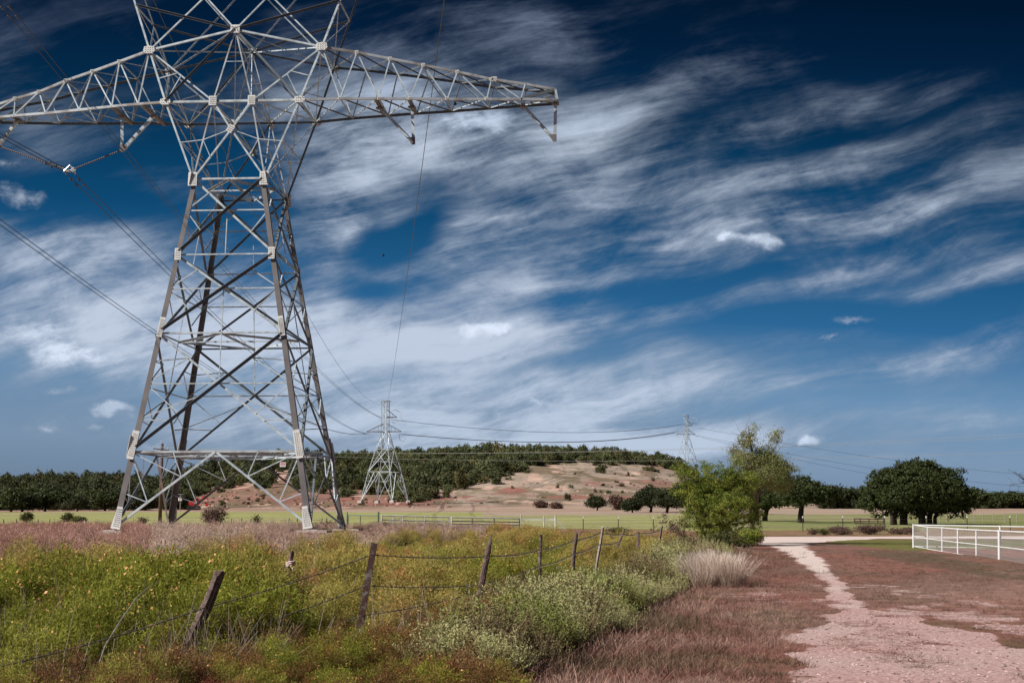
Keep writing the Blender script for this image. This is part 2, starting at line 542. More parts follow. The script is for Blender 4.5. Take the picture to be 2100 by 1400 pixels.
M['mesq_dry'] = mat('sparse_mesquite_leaves', (.34, .40, .14), .6, 0, (1.5, (.42, .34, .16), .42, .66), .25, .35, vary=.35)
M['bark'] = mat('tree_bark', (.055, .038, .030), .9)
M['bark_pale'] = mat('pale_branch_bark', (.22, .16, .13), .9)
M['brush'] = mat('dry_brown_brush', (.13, .075, .060), .85, 0, (2, (.20, .13, .10), .4, .66), .2, .15, vary=.35)
M['brush_g'] = mat('olive_brush', (.085, .10, .035), .8, 0, (2, (.15, .14, .05), .4, .66), .2, .2, vary=.35)
M['rock'] = mat('red_sandstone', (.34, .17, .14), .9, 0, (.25, (.52, .36, .30), .45, .60), bump=(3, .6, .1))
M['insul'] = mat('grey_porcelain', (.62, .64, .66), .3)


def grass_mat(name, base, tip, trans=.25, h=1.0, spec=.2):
    """blade colour runs from base to tip along the plant's own height"""
    m = bpy.data.materials.new(name); m.use_nodes = True
    n, l = m.node_tree.nodes, m.node_tree.links
    bs, out = n['Principled BSDF'], n['Material Output']
    bs.inputs['Roughness'].default_value = .7
    bs.inputs['Specular IOR Level'].default_value = spec
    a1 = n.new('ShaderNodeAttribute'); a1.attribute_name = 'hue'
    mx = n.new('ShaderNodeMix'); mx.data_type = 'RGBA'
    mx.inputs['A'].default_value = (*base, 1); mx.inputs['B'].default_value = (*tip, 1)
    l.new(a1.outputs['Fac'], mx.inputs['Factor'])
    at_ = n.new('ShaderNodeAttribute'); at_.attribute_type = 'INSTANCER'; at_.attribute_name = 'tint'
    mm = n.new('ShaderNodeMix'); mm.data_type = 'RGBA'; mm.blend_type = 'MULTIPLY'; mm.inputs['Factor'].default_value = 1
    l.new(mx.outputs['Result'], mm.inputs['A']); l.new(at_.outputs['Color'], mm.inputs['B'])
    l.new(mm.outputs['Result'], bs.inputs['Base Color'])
    tr = n.new('ShaderNodeBsdfTranslucent'); l.new(mm.outputs['Result'], tr.inputs['Color'])
    ms = n.new('ShaderNodeMixShader'); ms.inputs[0].default_value = trans
    l.new(bs.outputs[0], ms.inputs[1]); l.new(tr.outputs[0], ms.inputs[2]); l.new(ms.outputs[0], out.inputs['Surface'])
    return m


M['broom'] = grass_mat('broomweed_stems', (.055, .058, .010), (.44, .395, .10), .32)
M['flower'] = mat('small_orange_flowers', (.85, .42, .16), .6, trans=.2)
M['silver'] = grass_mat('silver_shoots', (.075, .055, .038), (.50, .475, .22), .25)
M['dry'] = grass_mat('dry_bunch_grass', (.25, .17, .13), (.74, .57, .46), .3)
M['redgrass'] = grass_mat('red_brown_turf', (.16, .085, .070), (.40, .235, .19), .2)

# ------------------------------------------------------------------ terrain
RIDGE = [(-1500, 1015), (-400, 1004), (0, 992), (330, 990), (410, 972), (500, 954), (700, 948), (850, 943), (1010, 932), (1200, 935),
         (1330, 947), (1390, 960), (1440, 982), (1560, 1012), (1700, 1026), (2100, 1034), (3000, 1040)]
RU = np.array([(p - 1050) / FPX for p, q in RIDGE])
RZ = np.array([CAMZ + (1062 - q) / FPX * 760 for p, q in RIDGE])


def terr(x, Y):
    x, Y = np.asarray(x, float), np.asarray(Y, float)
    left = .955 * smoothstep(28, 74, Y) * (1 - smoothstep(-8, 8, x - (Y - 80) * .12))
    left = left * (1 - smoothstep(100, 140, Y) * .25)
    far = np.where(Y > 175, .80 + (Y - 175) * .0125, .80 * smoothstep(112, 175, Y))
    z = np.maximum(left, far)
    z = np.where(Y > 150, far, np.where(Y > 100, left + (far - left) * smoothstep(100, 150, Y), z))
    z = z + .07 * (fbm(x * .25, Y * .25, 3) - .5) * smoothstep(8, 20, Y) + .35 * (fbm(x * .03, Y * .03, 5) - .5) * smoothstep(140, 300, Y)
    # shallow ditch along the wire fence
    fx = -3.3 + (Y - 17) * .5 * np.where(Y < 23, 1, 1) - .25 * np.maximum(Y - 23, 0)
    z = z - .28 * np.exp(-((x - fx + .2) / 1.3) ** 2) * smoothstep(6, 12, Y) * (1 - smoothstep(34, 50, Y))
    u = x / np.maximum(Y, 50)
    rz = np.interp(u, RU, RZ)
    t = np.clip((Y - 415) / (760 - 415), 0, 1)
    S = .32 * t + .68 * t * t * (3 - 2 * t)
    hill = (rz - 8.1) * S
    hill = hill * (1 - .25 * smoothstep(800, 1300, Y) - .75 * smoothstep(1300, 2600, Y))
    bump = (fbm(x * .018, Y * .018, 11, 5) - .5) * 7 * smoothstep(430, 560, Y) * (1 - smoothstep(690, 770, Y)) * np.clip(hill / 18, 0, 1)
    zz = np.where(Y > 415, z + hill + bump, z)
    return np.where(Y > 900, np.minimum(zz, 8 + hill), zz)


def tz(x, Y):
    return float(terr(np.array([x]), np.array([Y]))[0])


def gp(px, Y, dz=0.0):
    """ground point under the column of the photo at distance Y"""
    x = ray(px, 1060).x * Y
    return Vector((x, Y, tz(x, Y) + dz))


def inpoly(x, y, poly):
    ins = np.zeros(x.shape, bool)
    n = len(poly)
    for i in range(n):
        (x0, y0), (x1, y1) = poly[i], poly[(i + 1) % n]
        c = ((y0 > y) != (y1 > y)) & (x < (x1 - x0) * (y - y0) / ((y1 - y0) + 1e-12) + x0)
        ins ^= c
    return ins


def seg_dist(x, y, pts):
    d = np.full(x.shape, 1e9)
    wv = np.zeros(x.shape)
    for i in range(len(pts) - 1):
        (x0, y0, w0), (x1, y1, w1) = pts[i], pts[i + 1]
        t = np.clip(((x - x0) * (x1 - x0) + (y - y0) * (y1 - y0)) / ((x1 - x0) ** 2 + (y1 - y0) ** 2), 0, 1)
        dd = np.hypot(x - x0 - t * (x1 - x0), y - y0 - t * (y1 - y0)) / (w0 + (w1 - w0) * t)
        d = np.minimum(d, dd)
    return d


def fence_x(Y):
    return np.interp(Y, [5, 13, 17, 20, 23, 27, 31, 35, 39, 44, 52, 70, 100], [-8.5, -4.9, -3.3, -1.8, -.3, .5, 1.3, 2.05, 2.87, 3.6, 5.1, 8.2, 13])


def brush_edge(Y):   # where the weeds stop and the short turf begins (right of the fence)
    return np.interp(Y, [5, 13, 15, 18, 21, 24.4, 30, 36.5, 50, 73, 95], [-1.5, -.3, .3, .95, 1.4, 1.9, 3.0, 4.2, 6.8, 11.0, 15.0])


_px = lambda a: [gnd(*p) for p in a]
GRAVEL = _px([(1700, 1238), (1790, 1246), (1900, 1268), (2010, 1290), (2140, 1330), (2400, 1420), (2500, 1700), (1700, 1700), (1690, 1400), (1640, 1340), (1625, 1310), (1690, 1275)])
TRACK = [(*gnd(px, py), w) for px, py, w in [(1590, 1106, 2.6), (1620, 1120, 1.0), (1650, 1140, .62), (1668, 1155, .50), (1685, 1172, .34), (1712, 1200, .22), (1728, 1222, .22), (1735, 1245, .35)]]


def ground_masks(x, Y):
    n1 = fbm(x * .9, Y * .5, 21, 4)
    n2 = fbm(x * .22, Y * .12, 22, 4)
    gr = inpoly(x + (n1 - .5) * 1.6, Y + (n2 - .5) * 4, GRAVEL).astype(float)
    gr = np.maximum(gr, 1 - smoothstep(.7, 1.25, seg_dist(x + (n1 - .5) * .7, Y, TRACK)))
    pt = (fbm(x * .8, Y * .45, 23, 4) > .60) & (Y < 40) & (x > 3.5) & (x < 9.5)
    gr = np.maximum(gr, pt * .55)
    gr = gr * np.clip(1.15 - .55 * smoothstep(.50, .66, fbm(x * 1.1, Y * .8, 24, 4)), 0, 1)
    # cross road and its apron
    road = smoothstep(116.5, 118, Y) * (1 - smoothstep(127, 128.5, Y)) * smoothstep(12, 14, x - 0 * Y)
    apron = inpoly(x + (n1 - .5) * 2, Y + (n2 - .5) * 6, _px([(1560, 1104), (1560, 1110), (1610, 1116), (1660, 1113), (1790, 1106), (1800, 1101)]))
    road = np.maximum(road, apron)
    tk = 1 - smoothstep(.6, 1.15, seg_dist(x + (n1 - .5) * .8, Y, TRACK))
    road = np.maximum(road, tk * smoothstep(42, 50, Y))
    road = np.maximum(road, tk * .50 * (Y < 60) * (Y > 24))
    return gr, road, n1, n2


def ground_color(x, Y):
    gr, road, n1, n2 = ground_masks(x, Y)
    u = x / np.maximum(Y, 1)
    def c(r, g, b): return np.array([r, g, b])[None, :]
    def mixc_(A, B, t): return A * (1 - t[:, None]) + B * t[:, None]
    n3 = fbm(x * .06, Y * .035, 25, 4)
    red = c(.270, .118, .092); brown = c(.20, .115, .085); pinkt = c(.36, .21, .17); grn = c(.105, .115, .045)
    A = np.repeat(red, len(x), 0)
    A = mixc_(A, brown, smoothstep(.40, .62, n2))
    A = mixc_(A, pinkt, smoothstep(.54, .70, n3) * .7)
    A = mixc_(A, grn, smoothstep(.60, .72, n1) * .35 * (Y < 60))
    # green verge right of the track
    gv = inpoly(x + (n1 - .5) * 3, Y + (n2 - .5) * 12, _px([(1700, 1107), (1900, 1106), (2200, 1108), (2200, 1122), (1890, 1130), (1800, 1124), (1720, 1114)]))
    A = mixc_(A, c(.14, .16, .035), gv * .85)
    dv = inpoly(x + (n1 - .5) * 2, Y + (n2 - .5) * 8, _px([(1760, 1126), (1880, 1128), (2300, 1230), (2300, 1255), (1960, 1170), (1780, 1140)]))  # shaded strip below the white fence, painted into the ground
    A = mixc_(A, c(.11, .085, .05), dv * .7)
    # dark soil under the weeds, with the shade of the gaps coloured in
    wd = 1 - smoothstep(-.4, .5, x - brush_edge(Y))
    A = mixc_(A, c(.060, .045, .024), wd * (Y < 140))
    # dry ground round the pylon
    A = mixc_(A, c(.34, .21, .165), smoothstep(40, 62, Y) * (1 - smoothstep(120, 138, Y)) * wd * .9)
    strip = smoothstep(126, 132, Y) * (1 - smoothstep(146, 154, Y + (n3 - .5) * 20))
    A = mixc_(A, c(.24, .155, .085), strip)
    # field
    fy = Y + (n3 - .5) * 60 + (n2 - .5) * 8
    A = mixc_(A, c(.34, .345, .125), smoothstep(146, 156, fy))
    A = mixc_(A, c(.19, .215, .075), smoothstep(146, 156, fy) * smoothstep(.12, .17, u) * .8)
    A = mixc_(A, c(.34, .29, .17), smoothstep(.48, .62, fbm(x * .02, Y * .08, 27, 4)) * smoothstep(150, 170, Y) * .8)
    edge = 285 + 60 * (u < -.02) + 55 * np.clip(-u * 3, 0, 1)
    A = mixc_(A, c(.42, .315, .24), smoothstep(-12, 12, fy - edge))
    A = mixc_(A, c(.37, .20, .155), smoothstep(.52, .62, fbm(x * .012, Y * .05, 28, 4)) * smoothstep(290, 330, Y) * .7)
    # red soil at the foot of the hill and on the bare slope
    rs = smoothstep(430, 450, Y + (n3 - .5) * 50)
    A = mixc_(A, c(.31, .165, .13), rs)
    ns = fbm(x * .035, Y * .022, 31, 5)
    ns2 = fbm(x * .09, Y * .03, 32, 5)
    A = mixc_(A, c(.40, .31, .245), rs * smoothstep(.26, .40, ns) * smoothstep(-.06, -.03, u))
    A = mixc_(A, c(.17, .125, .075), rs * smoothstep(.50, .60, ns2) * .8)
    A = mixc_(A, c(.30, .13, .10), rs * smoothstep(.62, .70, fbm(x * .05, Y * .035, 37, 5)) * .9)
    A = mixc_(A, c(.20, .16, .10), rs * smoothstep(.56, .64, fbm(x * .3, Y * .12, 38, 4)) * .7)
    A = mixc_(A, c(.62, .42, .33), rs * smoothstep(.66, .72, fbm(x * .12, Y * .05, 33, 4)) * .8)
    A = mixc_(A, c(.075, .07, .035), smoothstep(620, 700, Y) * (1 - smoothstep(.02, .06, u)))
    A = mixc_(A, c(.34, .13, .10), smoothstep(690, 720, Y) * (1 - smoothstep(765, 790, Y)) * smoothstep(.0, .02, u) * .7)
    A = A * np.where(Y > 120, .62 + .76 * fbm(x * .10, Y * .30, 41, 5), 1.0)[:, None]
    return A, gr, np.clip(road, 0, 1)


gu = np.concatenate([-np.geomspace(3.2, .5, 40)[:-1], np.linspace(-.48, .48, 820), np.geomspace(.5, 3.2, 40)[1:]])
gY = np.concatenate([np.linspace(-160, 4, 30), np.linspace(5, 60, 420)[0:], np.geomspace(60.6, 460, 250), np.linspace(463, 800, 150), np.geomspace(806, 5000, 60)])
GU, GY = np.meshgrid(gu, gY)
GX = GU * np.sqrt(GY ** 2 + 26 ** 2)
gx, gy = GX.ravel(), GY.ravel()
gz = terr(gx, gy)
nr, nc = GU.shape
ii = (np.arange(nr - 1)[:, None] * nc + np.arange(nc - 1)[None, :]).ravel()
quads = np.stack([ii, ii + 1, ii + nc + 1, ii + nc], 1)
gcol, ggr, grd = ground_color(gx, gy)

mg = bpy.data.materials.new('ground'); mg.use_nodes = True
n, l = mg.node_tree.nodes, mg.node_tree.links
bs = n['Principled BSDF']; bs.inputs['Roughness'].default_value = .95; bs.inputs['Specular IOR Level'].default_value = .15
geo = n.new('ShaderNodeNewGeometry')
ac = n.new('ShaderNodeAttribute'); ac.attribute_name = 'tone'
ag = n.new('ShaderNodeAttribute'); ag.attribute_name = 'gravel'
ar = n.new('ShaderNodeAttribute'); ar.attribute_name = 'road'
def nz(scale, detail=6, rough=.6):
    t = n.new('ShaderNodeTexNoise'); t.inputs['Scale'].default_value = scale; t.inputs['Detail'].default_value = detail
    t.inputs['Roughness'].default_value = rough
    l.new(geo.outputs['Position'], t.inputs['Vector']); return t.outputs[0]
def mth(op, a, b=None, c=None, clamp=False):
    t = n.new('ShaderNodeMath'); t.operation = op; t.use_clamp = clamp
    for i, v in enumerate((a, b, c)):
        if v is None: continue
        if isinstance(v, (int, float)): t.inputs[i].default_value = v
        else: l.new(v, t.inputs[i])
    return t.outputs[0]
def mxc(f, a, b, bt='MIX'):
    t = n.new('ShaderNodeMix'); t.data_type = 'RGBA'; t.blend_type = bt
    for k, v in (('Factor', f), ('A', a), ('B', b)):
        if isinstance(v, (int, float)): t.inputs[k].default_value = v
        elif isinstance(v, tuple): t.inputs[k].default_value = (*v, 1)
        else: l.new(v, t.inputs[k])
    return t.outputs['Result']
fine = nz(9); mid = nz(1.7); peb0 = nz(15, 8, .75); peb = mth('MULTIPLY_ADD', peb0, 3.2, -1.1, True); big = nz(.12, 5)
v1 = mth('MULTIPLY_ADD', fine, 1.1, .45)
v2 = mth('MULTIPLY_ADD', mid, .9, .55)
cc = mxc(1.0, ac.outputs['Color'], mxc(0, (1, 1, 1), (1, 1, 1)), 'MULTIPLY')
vm = n.new('ShaderNodeVectorMath'); vm.operation = 'SCALE'; l.new(ac.outputs['Color'], vm.inputs[0]); l.new(mth('MULTIPLY', v1, v2), vm.inputs['Scale'])
gm_ = mth('SUBTRACT', mth('MULTIPLY_ADD', mid, 1.9, mth('MULTIPLY_ADD', fine, 1.6, ag.outputs['Fac'])), 1.98)
gmask = mth('MULTIPLY', gm_, 2.4, clamp=True)
gcolr = mxc(peb, (.27, .135, .12), (.80, .53, .50))
gcolr = mxc(mth('MULTIPLY_ADD', big, 4, -1.6, True), gcolr, mxc(peb, (.36, .25, .22), (.86, .70, .66)))
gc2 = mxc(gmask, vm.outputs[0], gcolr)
rm = mth('MULTIPLY', mth('SUBTRACT', mth('MULTIPLY_ADD', mid, .5, ar.outputs['Fac']), .7), 4, clamp=True)
gc3 = mxc(rm, gc2, mxc(fine, (.58, .42, .37), (.90, .78, .72)))
l.new(gc3, bs.inputs['Base Color'])
bp = n.new('ShaderNodeBump'); bp.inputs['Strength'].default_value = .5; bp.inputs['Distance'].default_value = .05
l.new(mth('ADD', fine, mth('MULTIPLY', peb, .4)), bp.inputs['Height']); l.new(bp.outputs[0], bs.inputs['Normal'])
me = np_mesh('ground', np.stack([gx, gy, gz], 1), quads, 4, [mg])
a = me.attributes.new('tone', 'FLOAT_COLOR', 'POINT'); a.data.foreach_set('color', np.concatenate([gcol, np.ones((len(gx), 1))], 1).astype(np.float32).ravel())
a = me.attributes.new('gravel', 'FLOAT', 'POINT'); a.data.foreach_set('value', ggr.astype(np.float32))
a = me.attributes.new('road', 'FLOAT', 'POINT'); a.data.foreach_set('value', grd.astype(np.float32))
me.polygons.foreach_set('use_smooth', [True] * len(me.polygons))
ground = bpy.data.objects.new('ground', me); COL.objects.link(ground)
tag(ground, kind='structure')

# ------------------------------------------------------------------ lattice pylon
T_O, T_YAW = Vector((-15.072, 83.502, .955)), -.0571
LK, L2, L3, LW, LB, LT, LA = 4.153, 10.425, 14.691, 18.903, 23.315, 26.387, 27.44
wx = lambda z: 5.2 - .17159 * z
wy = lambda z: 5.099 - .1156 * z
cy_, sy_ = math.cos(T_YAW), math.sin(T_YAW)


def loc_px(px, py, lyf, it=6):
    """point of the pylon's own frame on the ray through a photo point; lyf(lx) gives its local depth"""
    r_ = ray(px, py)
    lx = 0
    for _ in range(it):
        ly = lyf(lx)
        # world point p = cam + r*s ; local ly = -(dx)*sin + dy*cos
        ox, oy = 0 - T_O.x, 0 - T_O.y
        a0 = -ox * sy_ + oy * cy_
        a1 = -r_.x * sy_ + r_.y * cy_
        s = (ly - a0) / a1
        lx = (ox + r_.x * s) * cy_ + (oy + r_.y * s) * sy_
    return Vector((lx, ly, CAMZ + r_.z * s - T_O.z))


def lerp(a, b, t):
    return Vector(a) * (1 - t) + Vector(b) * t


pyl = empty('transmission_pylon', T_O, T_YAW)
tag(pyl, 'nearest and tallest lattice pylon, on concrete footings, cut by the top of the frame', 'pylon', 'lattice pylons of the power line')
legs = {}
for sx in (-1, 1):
    for sy in (-1, 1):
        b_ = MB()
        p0, p1 = Vector((sx * wx(.1), sy * wy(.1), .1)), Vector((sx * wx(LW + .2), sy * wy(LW + .2), LW + .2))
        w, t = .31, .03
        e1, e2 = Vector((-sx, 0, 0)), Vector((0, -sy, 0))
        prof = [(0, 0), (w, 0), (w, t), (t, t), (t, w), (0, w)]
        b_.prism([p0 + e1 * p + e2 * q for p, q in prof], [p1 + e1 * p * .8 + e2 * q * .8 for p, q in prof])
        b_.build('leg', M['leg'], pyl)
        f = MB()
        f.box((sx * 5.25, sy * 5.15, -.20), (1.65, 1.5, .62))
        f.box((sx * 5.22, sy * 5.12, .125), (.6, .6, .05))
        o = f.build('concrete_footing', M['concrete'], pyl)


def corner(f, z, s, inset=.03):
    """corner s=-1/+1 (left/right seen from outside) of body face f at height z"""
    X, Y = wx(z) - inset, wy(z) - inset
    if f == 0: return Vector((s * X, -Y - .0, z))
    if f == 1: return Vector((X, s * Y, z))
    if f == 2: return Vector((-s * X, Y, z))
    return Vector((-X, -s * Y, z))


FN = [Vector((0, -1, .115)), Vector((1, 0, .17)), Vector((0, 1, .115)), Vector((-1, 0, .17))]
for v in FN: v.normalize()
for f in range(4):
    b_ = MB(); nrm = FN[f]
    def A(p, q, w, out=False, off=0.0, mi=0):
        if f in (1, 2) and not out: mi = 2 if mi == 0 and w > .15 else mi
        b_.angle(p + nrm * off, q + nrm * off, w * .56, nrm, out=out and f in (0, 3), mi=mi, top=f in (1, 2))
    # foot panel
    kl, kr, c0 = corner(f, LK, -1), corner(f, LK, 1), lerp(corner(f, LK, -1), corner(f, LK, 1), .5)
    A(kl, kr, .20, mi=1)
    for s, kk in ((-1, kl), (1, kr)):
        ft = corner(f, .25, s)
        A(c0, ft, .20)
        n1, n2 = lerp(c0, ft, .335), lerp(c0, ft, .667)
        A(n1, kk, .10); A(n1, lerp(c0, kk, .5), .09)
        A(n2, kk, .11); A(n2, corner(f, LK * .5, s), .09)
    # crossed panels
    for (z0, z1, big) in ((LK, L2, 1), (L2, L3, 0), (L3, LW, 0)):
        bl, br, tl, tr = corner(f, z0, -1), corner(f, z0, 1), corner(f, z1, -1), corner(f, z1, 1)
        A(lerp(bl, tr, .035), lerp(bl, tr, .985), .25, out=True, off=.06, mi=2)
        A(tl, br, .20, off=-.03)
        t = (bl - br).length / ((bl - br).length + (tl - tr).length)
        X = lerp(bl, tr, t)
        zc = X.z
        if z1 < LW - .1: A(tl, tr, .13 if not big else .16)
        if big:
            zs = [lerp(bl, tl, q).z for q in (.27, .52, .76)]
            for s in (-1, 1):
                B, T = (bl, tl) if s < 0 else (br, tr)
                m1, m2, m3 = corner(f, zs[0], s), corner(f, X.z, s), corner(f, zs[2], s)
                A(m2, X, .12)
                A(m1, lerp(B, X, .45), .10); A(m1, lerp(B, X, .85), .09); A(m3, lerp(T, X, .5), .10)
                A(m2, lerp(B, X, .55), .09); A(m2, lerp(T, X, .5), .09)
                A(lerp(T, X, .5), corner(f, zs[2], s), .08)
            A(X, lerp(tl, tr, .5), .08)
        else:
            for s in (-1, 1):
                B, T = (bl, tl) if s < 0 else (br, tr)
                m2 = corner(f, X.z, s)
                A(m2, X, .12)
                A(m2, lerp(T, X, .45), .10); A(m2, lerp(B, X, .5), .10)
            A(X, lerp(bl, br, .5), .09)
    wl_, wr_ = corner(f, LW, -1), corner(f, LW, 1)
    A(wl_, wr_, .17)
    b_.build('bracing_panel', [M['brace'], M['chord'], M['brace_shaded']], pyl)
# level frames
for z in (LK, L2, LW):
    b_ = MB()
    ms = [lerp(corner(f, z, -1), corner(f, z, 1), .5) for f in range(4)]
    for f in range(4):
        b_.angle(ms[f], ms[(f + 1) % 4], .11, (0, 0, 1))
    b_.angle(ms[0], ms[2], .09, (0, 0, 1)); b_.angle(ms[1], ms[3], .09, (0, 0, 1.0))
    if z == LK:
        for f in range(4):
            b_.angle(corner(f, z, -1), ms[(f + 1) % 4], .10, (0, 0, 1))
    b_.build('level_frame', M['brace'], pyl)


def plate(c, w, h, nrm, up=(0, 0, 1), bolts=(4, 5), poly=None, parent=None, mat_='plate'):
    """bolted gusset plate centred at c"""
    nrm = Vector(nrm).normalized(); up = Vector(up); up = (up - nrm * up.dot(nrm)).normalized(); rt = up.cross(nrm)
    c = Vector(c)
    w, h = w * .82, h * .86
    b = MB()
    pts = poly or [(-.5, -.5), (.5, -.5), (.5, .5), (-.5, .5)]
    b.prism([c + rt * p * w + up * q * h for p, q in pts], [c + rt * p * w + up * q * h + nrm * .03 for p, q in pts])
    nx, ny = bolts
    for i in range(nx):
        for j in range(ny):
            p = c + rt * ((i + .5) / nx - .5) * w * .8 + up * ((j + .5) / ny - .5) * h * .82 + nrm * .03
            p += rt * random.uniform(-.3, .3) * w * .06
            b.prism([p + (rt * math.cos(k * 1.0472) + up * math.sin(k * 1.0472)) * .017 for k in range(6)],
                    [p + nrm * .03 + (rt * math.cos(k * 1.0472) + up * math.sin(k * 1.0472)) * .017 for k in range(6)], 1)
    return b.build('gusset_plate', [M[mat_], M['bolt']], parent or pyl)


HEX = [(-.5, -.15), (-.3, -.5), (.3, -.5), (.5, -.15), (.42, .4), (0, .5), (-.42, .4)]
FOOT = [(-.62, -.5), (.62, -.5), (.34, .5), (-.34, .5)]
for s in (-1, 1):
    for f in (0, 2):
        sg = -1 if f == 0 else 1
        ln = Vector((-s * .17159 * 1, 0, 1)); ss = s if f == 0 else -s
        def cc_(z, dx=0.0):
            p = corner(f, z, ss, 0); p.x -= math.copysign(dx, p.x); return p + FN[f] * .09
        plate(cc_(.75, .2), .50, 1.35, FN[f], (-math.copysign(.17, cc_(1).x), 0, 1), (4, 9), FOOT)
        plate(cc_(LK + .35, .12), .44, 1.75, FN[f], (-math.copysign(.17, cc_(1).x), 0, 1), (3, 12))
        plate(cc_(L2 + .3, .16), .36, 1.25, FN[f], (-math.copysign(.17, cc_(1).x), 0, 1), (3, 9))
        plate(cc_(L3, .16), .42, .75, FN[f], bolts=(3, 4))
        plate(cc_(LW - .05, .02), .58, .88, FN[f], bolts=(4, 6))
    for f in (1, 3):
        for ss in (-1, 1):
            if s < 0: continue
            plate(corner(f, LW, ss, 0) + FN[f] * .09, .5, .8, FN[f], bolts=(3, 4))
            plate(corner(f, LK + .3, ss, 0) + FN[f] * .09, .4, 1.3, FN[f], bolts=(3, 8))

# head: V shaped cage, bridge, crossarms
def P(x, y, z): return Vector((x, y, z))
hd = {}
UZ = 29.05
for sy in (-1, 1):
    yb, yt, ya, yw, yu = sy * 2.435, sy * 2.0, sy * 2.07, sy * 2.91, sy * 1.75
    nrm = Vector((0, sy, .1)).normalized()
    W = {s: P(s * wx(LW), yw, LW) for s in (-1, 1)}
    Bn = {s: P(s * 3.706, yb, LB) for s in (-1, 1)}
    T = {s: P(s * 4.80, yt, LT) for s in (-1, 1)}
    I = {s: P(s * 1.07, yb, LB) for s in (-1, 1)}
    U = {s: P(s * 5.72, yu, UZ) for s in (-1, 1)}
    U2 = {s: P(s * 6.6, sy * 1.5, 31.6) for s in (-1, 1)}
    ap = P(0, ya, LA)
    ap2 = P(0, sy * 1.5, 31.4)
    cx = P(0, sy * 2.66, LW + (LB - LW) * .63)
    b_ = MB()
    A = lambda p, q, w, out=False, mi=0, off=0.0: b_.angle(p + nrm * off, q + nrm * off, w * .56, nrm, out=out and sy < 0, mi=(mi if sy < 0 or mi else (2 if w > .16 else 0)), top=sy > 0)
    for s in (-1, 1):
        A(W[s], Bn[s], .18); A(Bn[s], T[s], .19); A(T[s], U[s], .19); A(U[s], U2[s], .18)
        A(W[s], I[s], .14, mi=1); A(I[s], ap, .13, mi=1)
        A(W[s], cx, .17, off=.03 * s); A(cx, I[-s], .17, off=.03 * s)
        A(I[s], T[s], .15, off=-.02)
        A(T[s], ap, .19, off=.02)
        A(Bn[s], ap, .19, out=True, mi=2, off=.05)
        A(U[s], ap, .20, out=True, mi=2)
        A(T[s], lerp(T[s], ap2, 1.0), .14)
        A(ap, lerp(ap, P(s * 3.6, sy * 1.5, 31.5), 1), .14)
        A(U2[s], ap2, .18)
        A(lerp(W[s], Bn[s], .47), lerp(W[s], I[s], .5), .08)
        A(lerp(W[s], I[s], .5), cx, .08)
        A(lerp(W[s], I[s], .5), lerp(W[s], cx, .45), .07)
        A(lerp(Bn[s], T[s], .45), lerp(I[s], T[s], .55), .09)
        A(lerp(Bn[s], I[s], .0), lerp(I[s], T[s], .5), .08)
    A(Bn[-1], Bn[1], .22, mi=0)
    A(lerp(I[-1], ap, .55), lerp(I[1], ap, .55), .07)
    b_.build('head_frame', [M['brace'], M['chord'], M['brace_shaded']], pyl)
    hd[sy] = (W, Bn, T, I, U, U2, ap, ap2, cx)
    for s in (-1, 1):
        plate(Bn[s] + nrm * .06, .75, .42, nrm, poly=HEX, bolts=(4, 2))
        plate(T[s] + nrm * .06, .80, .52, nrm, poly=HEX, bolts=(4, 3))
        plate(I[s] + nrm * .06, .50, .62, nrm, bolts=(4, 4))
    plate(ap + nrm * .06, .62, .55, nrm, bolts=(3, 3))
    plate(cx + nrm * .06, .42, .5, nrm, up=(.6, 0, 1), bolts=(3, 3))
hf, hb = hd[-1], hd[1]
def X2(p, q, r_, s, w, nrm, st=True):
    if st: b_.angle(p, q, w, nrm)
    b_.angle(p, s, w * .85, nrm); b_.angle(q, r_, w * .85, nrm)
for k_, w_ in ((6, .08), (7, .08), (8, .074)):
    b_ = MB(); b_.angle(hf[k_], hb[k_], w_, (0, 0, 1)); b_.build('apex_strut', M['brace'], pyl)

for s in (-1, 1):
    b_ = MB()
    b_.angle(hf[5][s], hb[5][s], .068, (0, 0, 1)); b_.build('top_strut', M['brace'], pyl); b_ = MB()
    for k in (1, 2, 3, 4):   # struts between the front and back frames
        b_.angle(hf[k][s], hb[k][s], .068, (0, 0, 1))
    X2(hf[0][s], hb[0][s], hf[1][s], hb[1][s], .074, (s, 0, 0), False)
    X2(hf[1][s], hb[1][s], hf[2][s], hb[2][s], .068, (s, 0, 0), False)
    X2(hf[2][s], hb[2][s], hf[4][s], hb[4][s], .068, (s, 0, 0), False)
    X2(hf[0][s], hb[0][s], hf[3][s], hb[3][s], .068, (s, 0, 0), False)
    b_.angle(hf[3][s], hb[6], .055, (s, 0, 0)); b_.angle(hb[3][s], hf[6], .055, (s, 0, 0))
    b_.angle(hf[3][s], hb[1][s], .062, (0, 0, -1)); b_.angle(hb[3][s], hf[1][s], .062, (0, 0, -1))
    b_.angle(hf[2][s], hb[6], .068, (0, 0, 1)); b_.angle(hb[2][s], hf[6], .068, (0, 0, 1))
    m0, m1 = lerp(hf[0][s], hf[1][s], .5), lerp(hb[0][s], hb[1][s], .5)
    b_.angle(m0, m1, .049, (s, 0, 0)); b_.angle(m0, lerp(hb[0][s], hb[1][s], .25), .049, (s, 0, 0))
    b_.build('head_cross_bracing', M['brace'], pyl)
b_ = MB()
b_.angle(hf[3][-1], hb[3][1], .062, (0, 0, -1)); b_.angle(hb[3][-1], hf[3][1], .062, (0, 0, -1))
b_.build('bottom_cross', M['brace'], pyl)
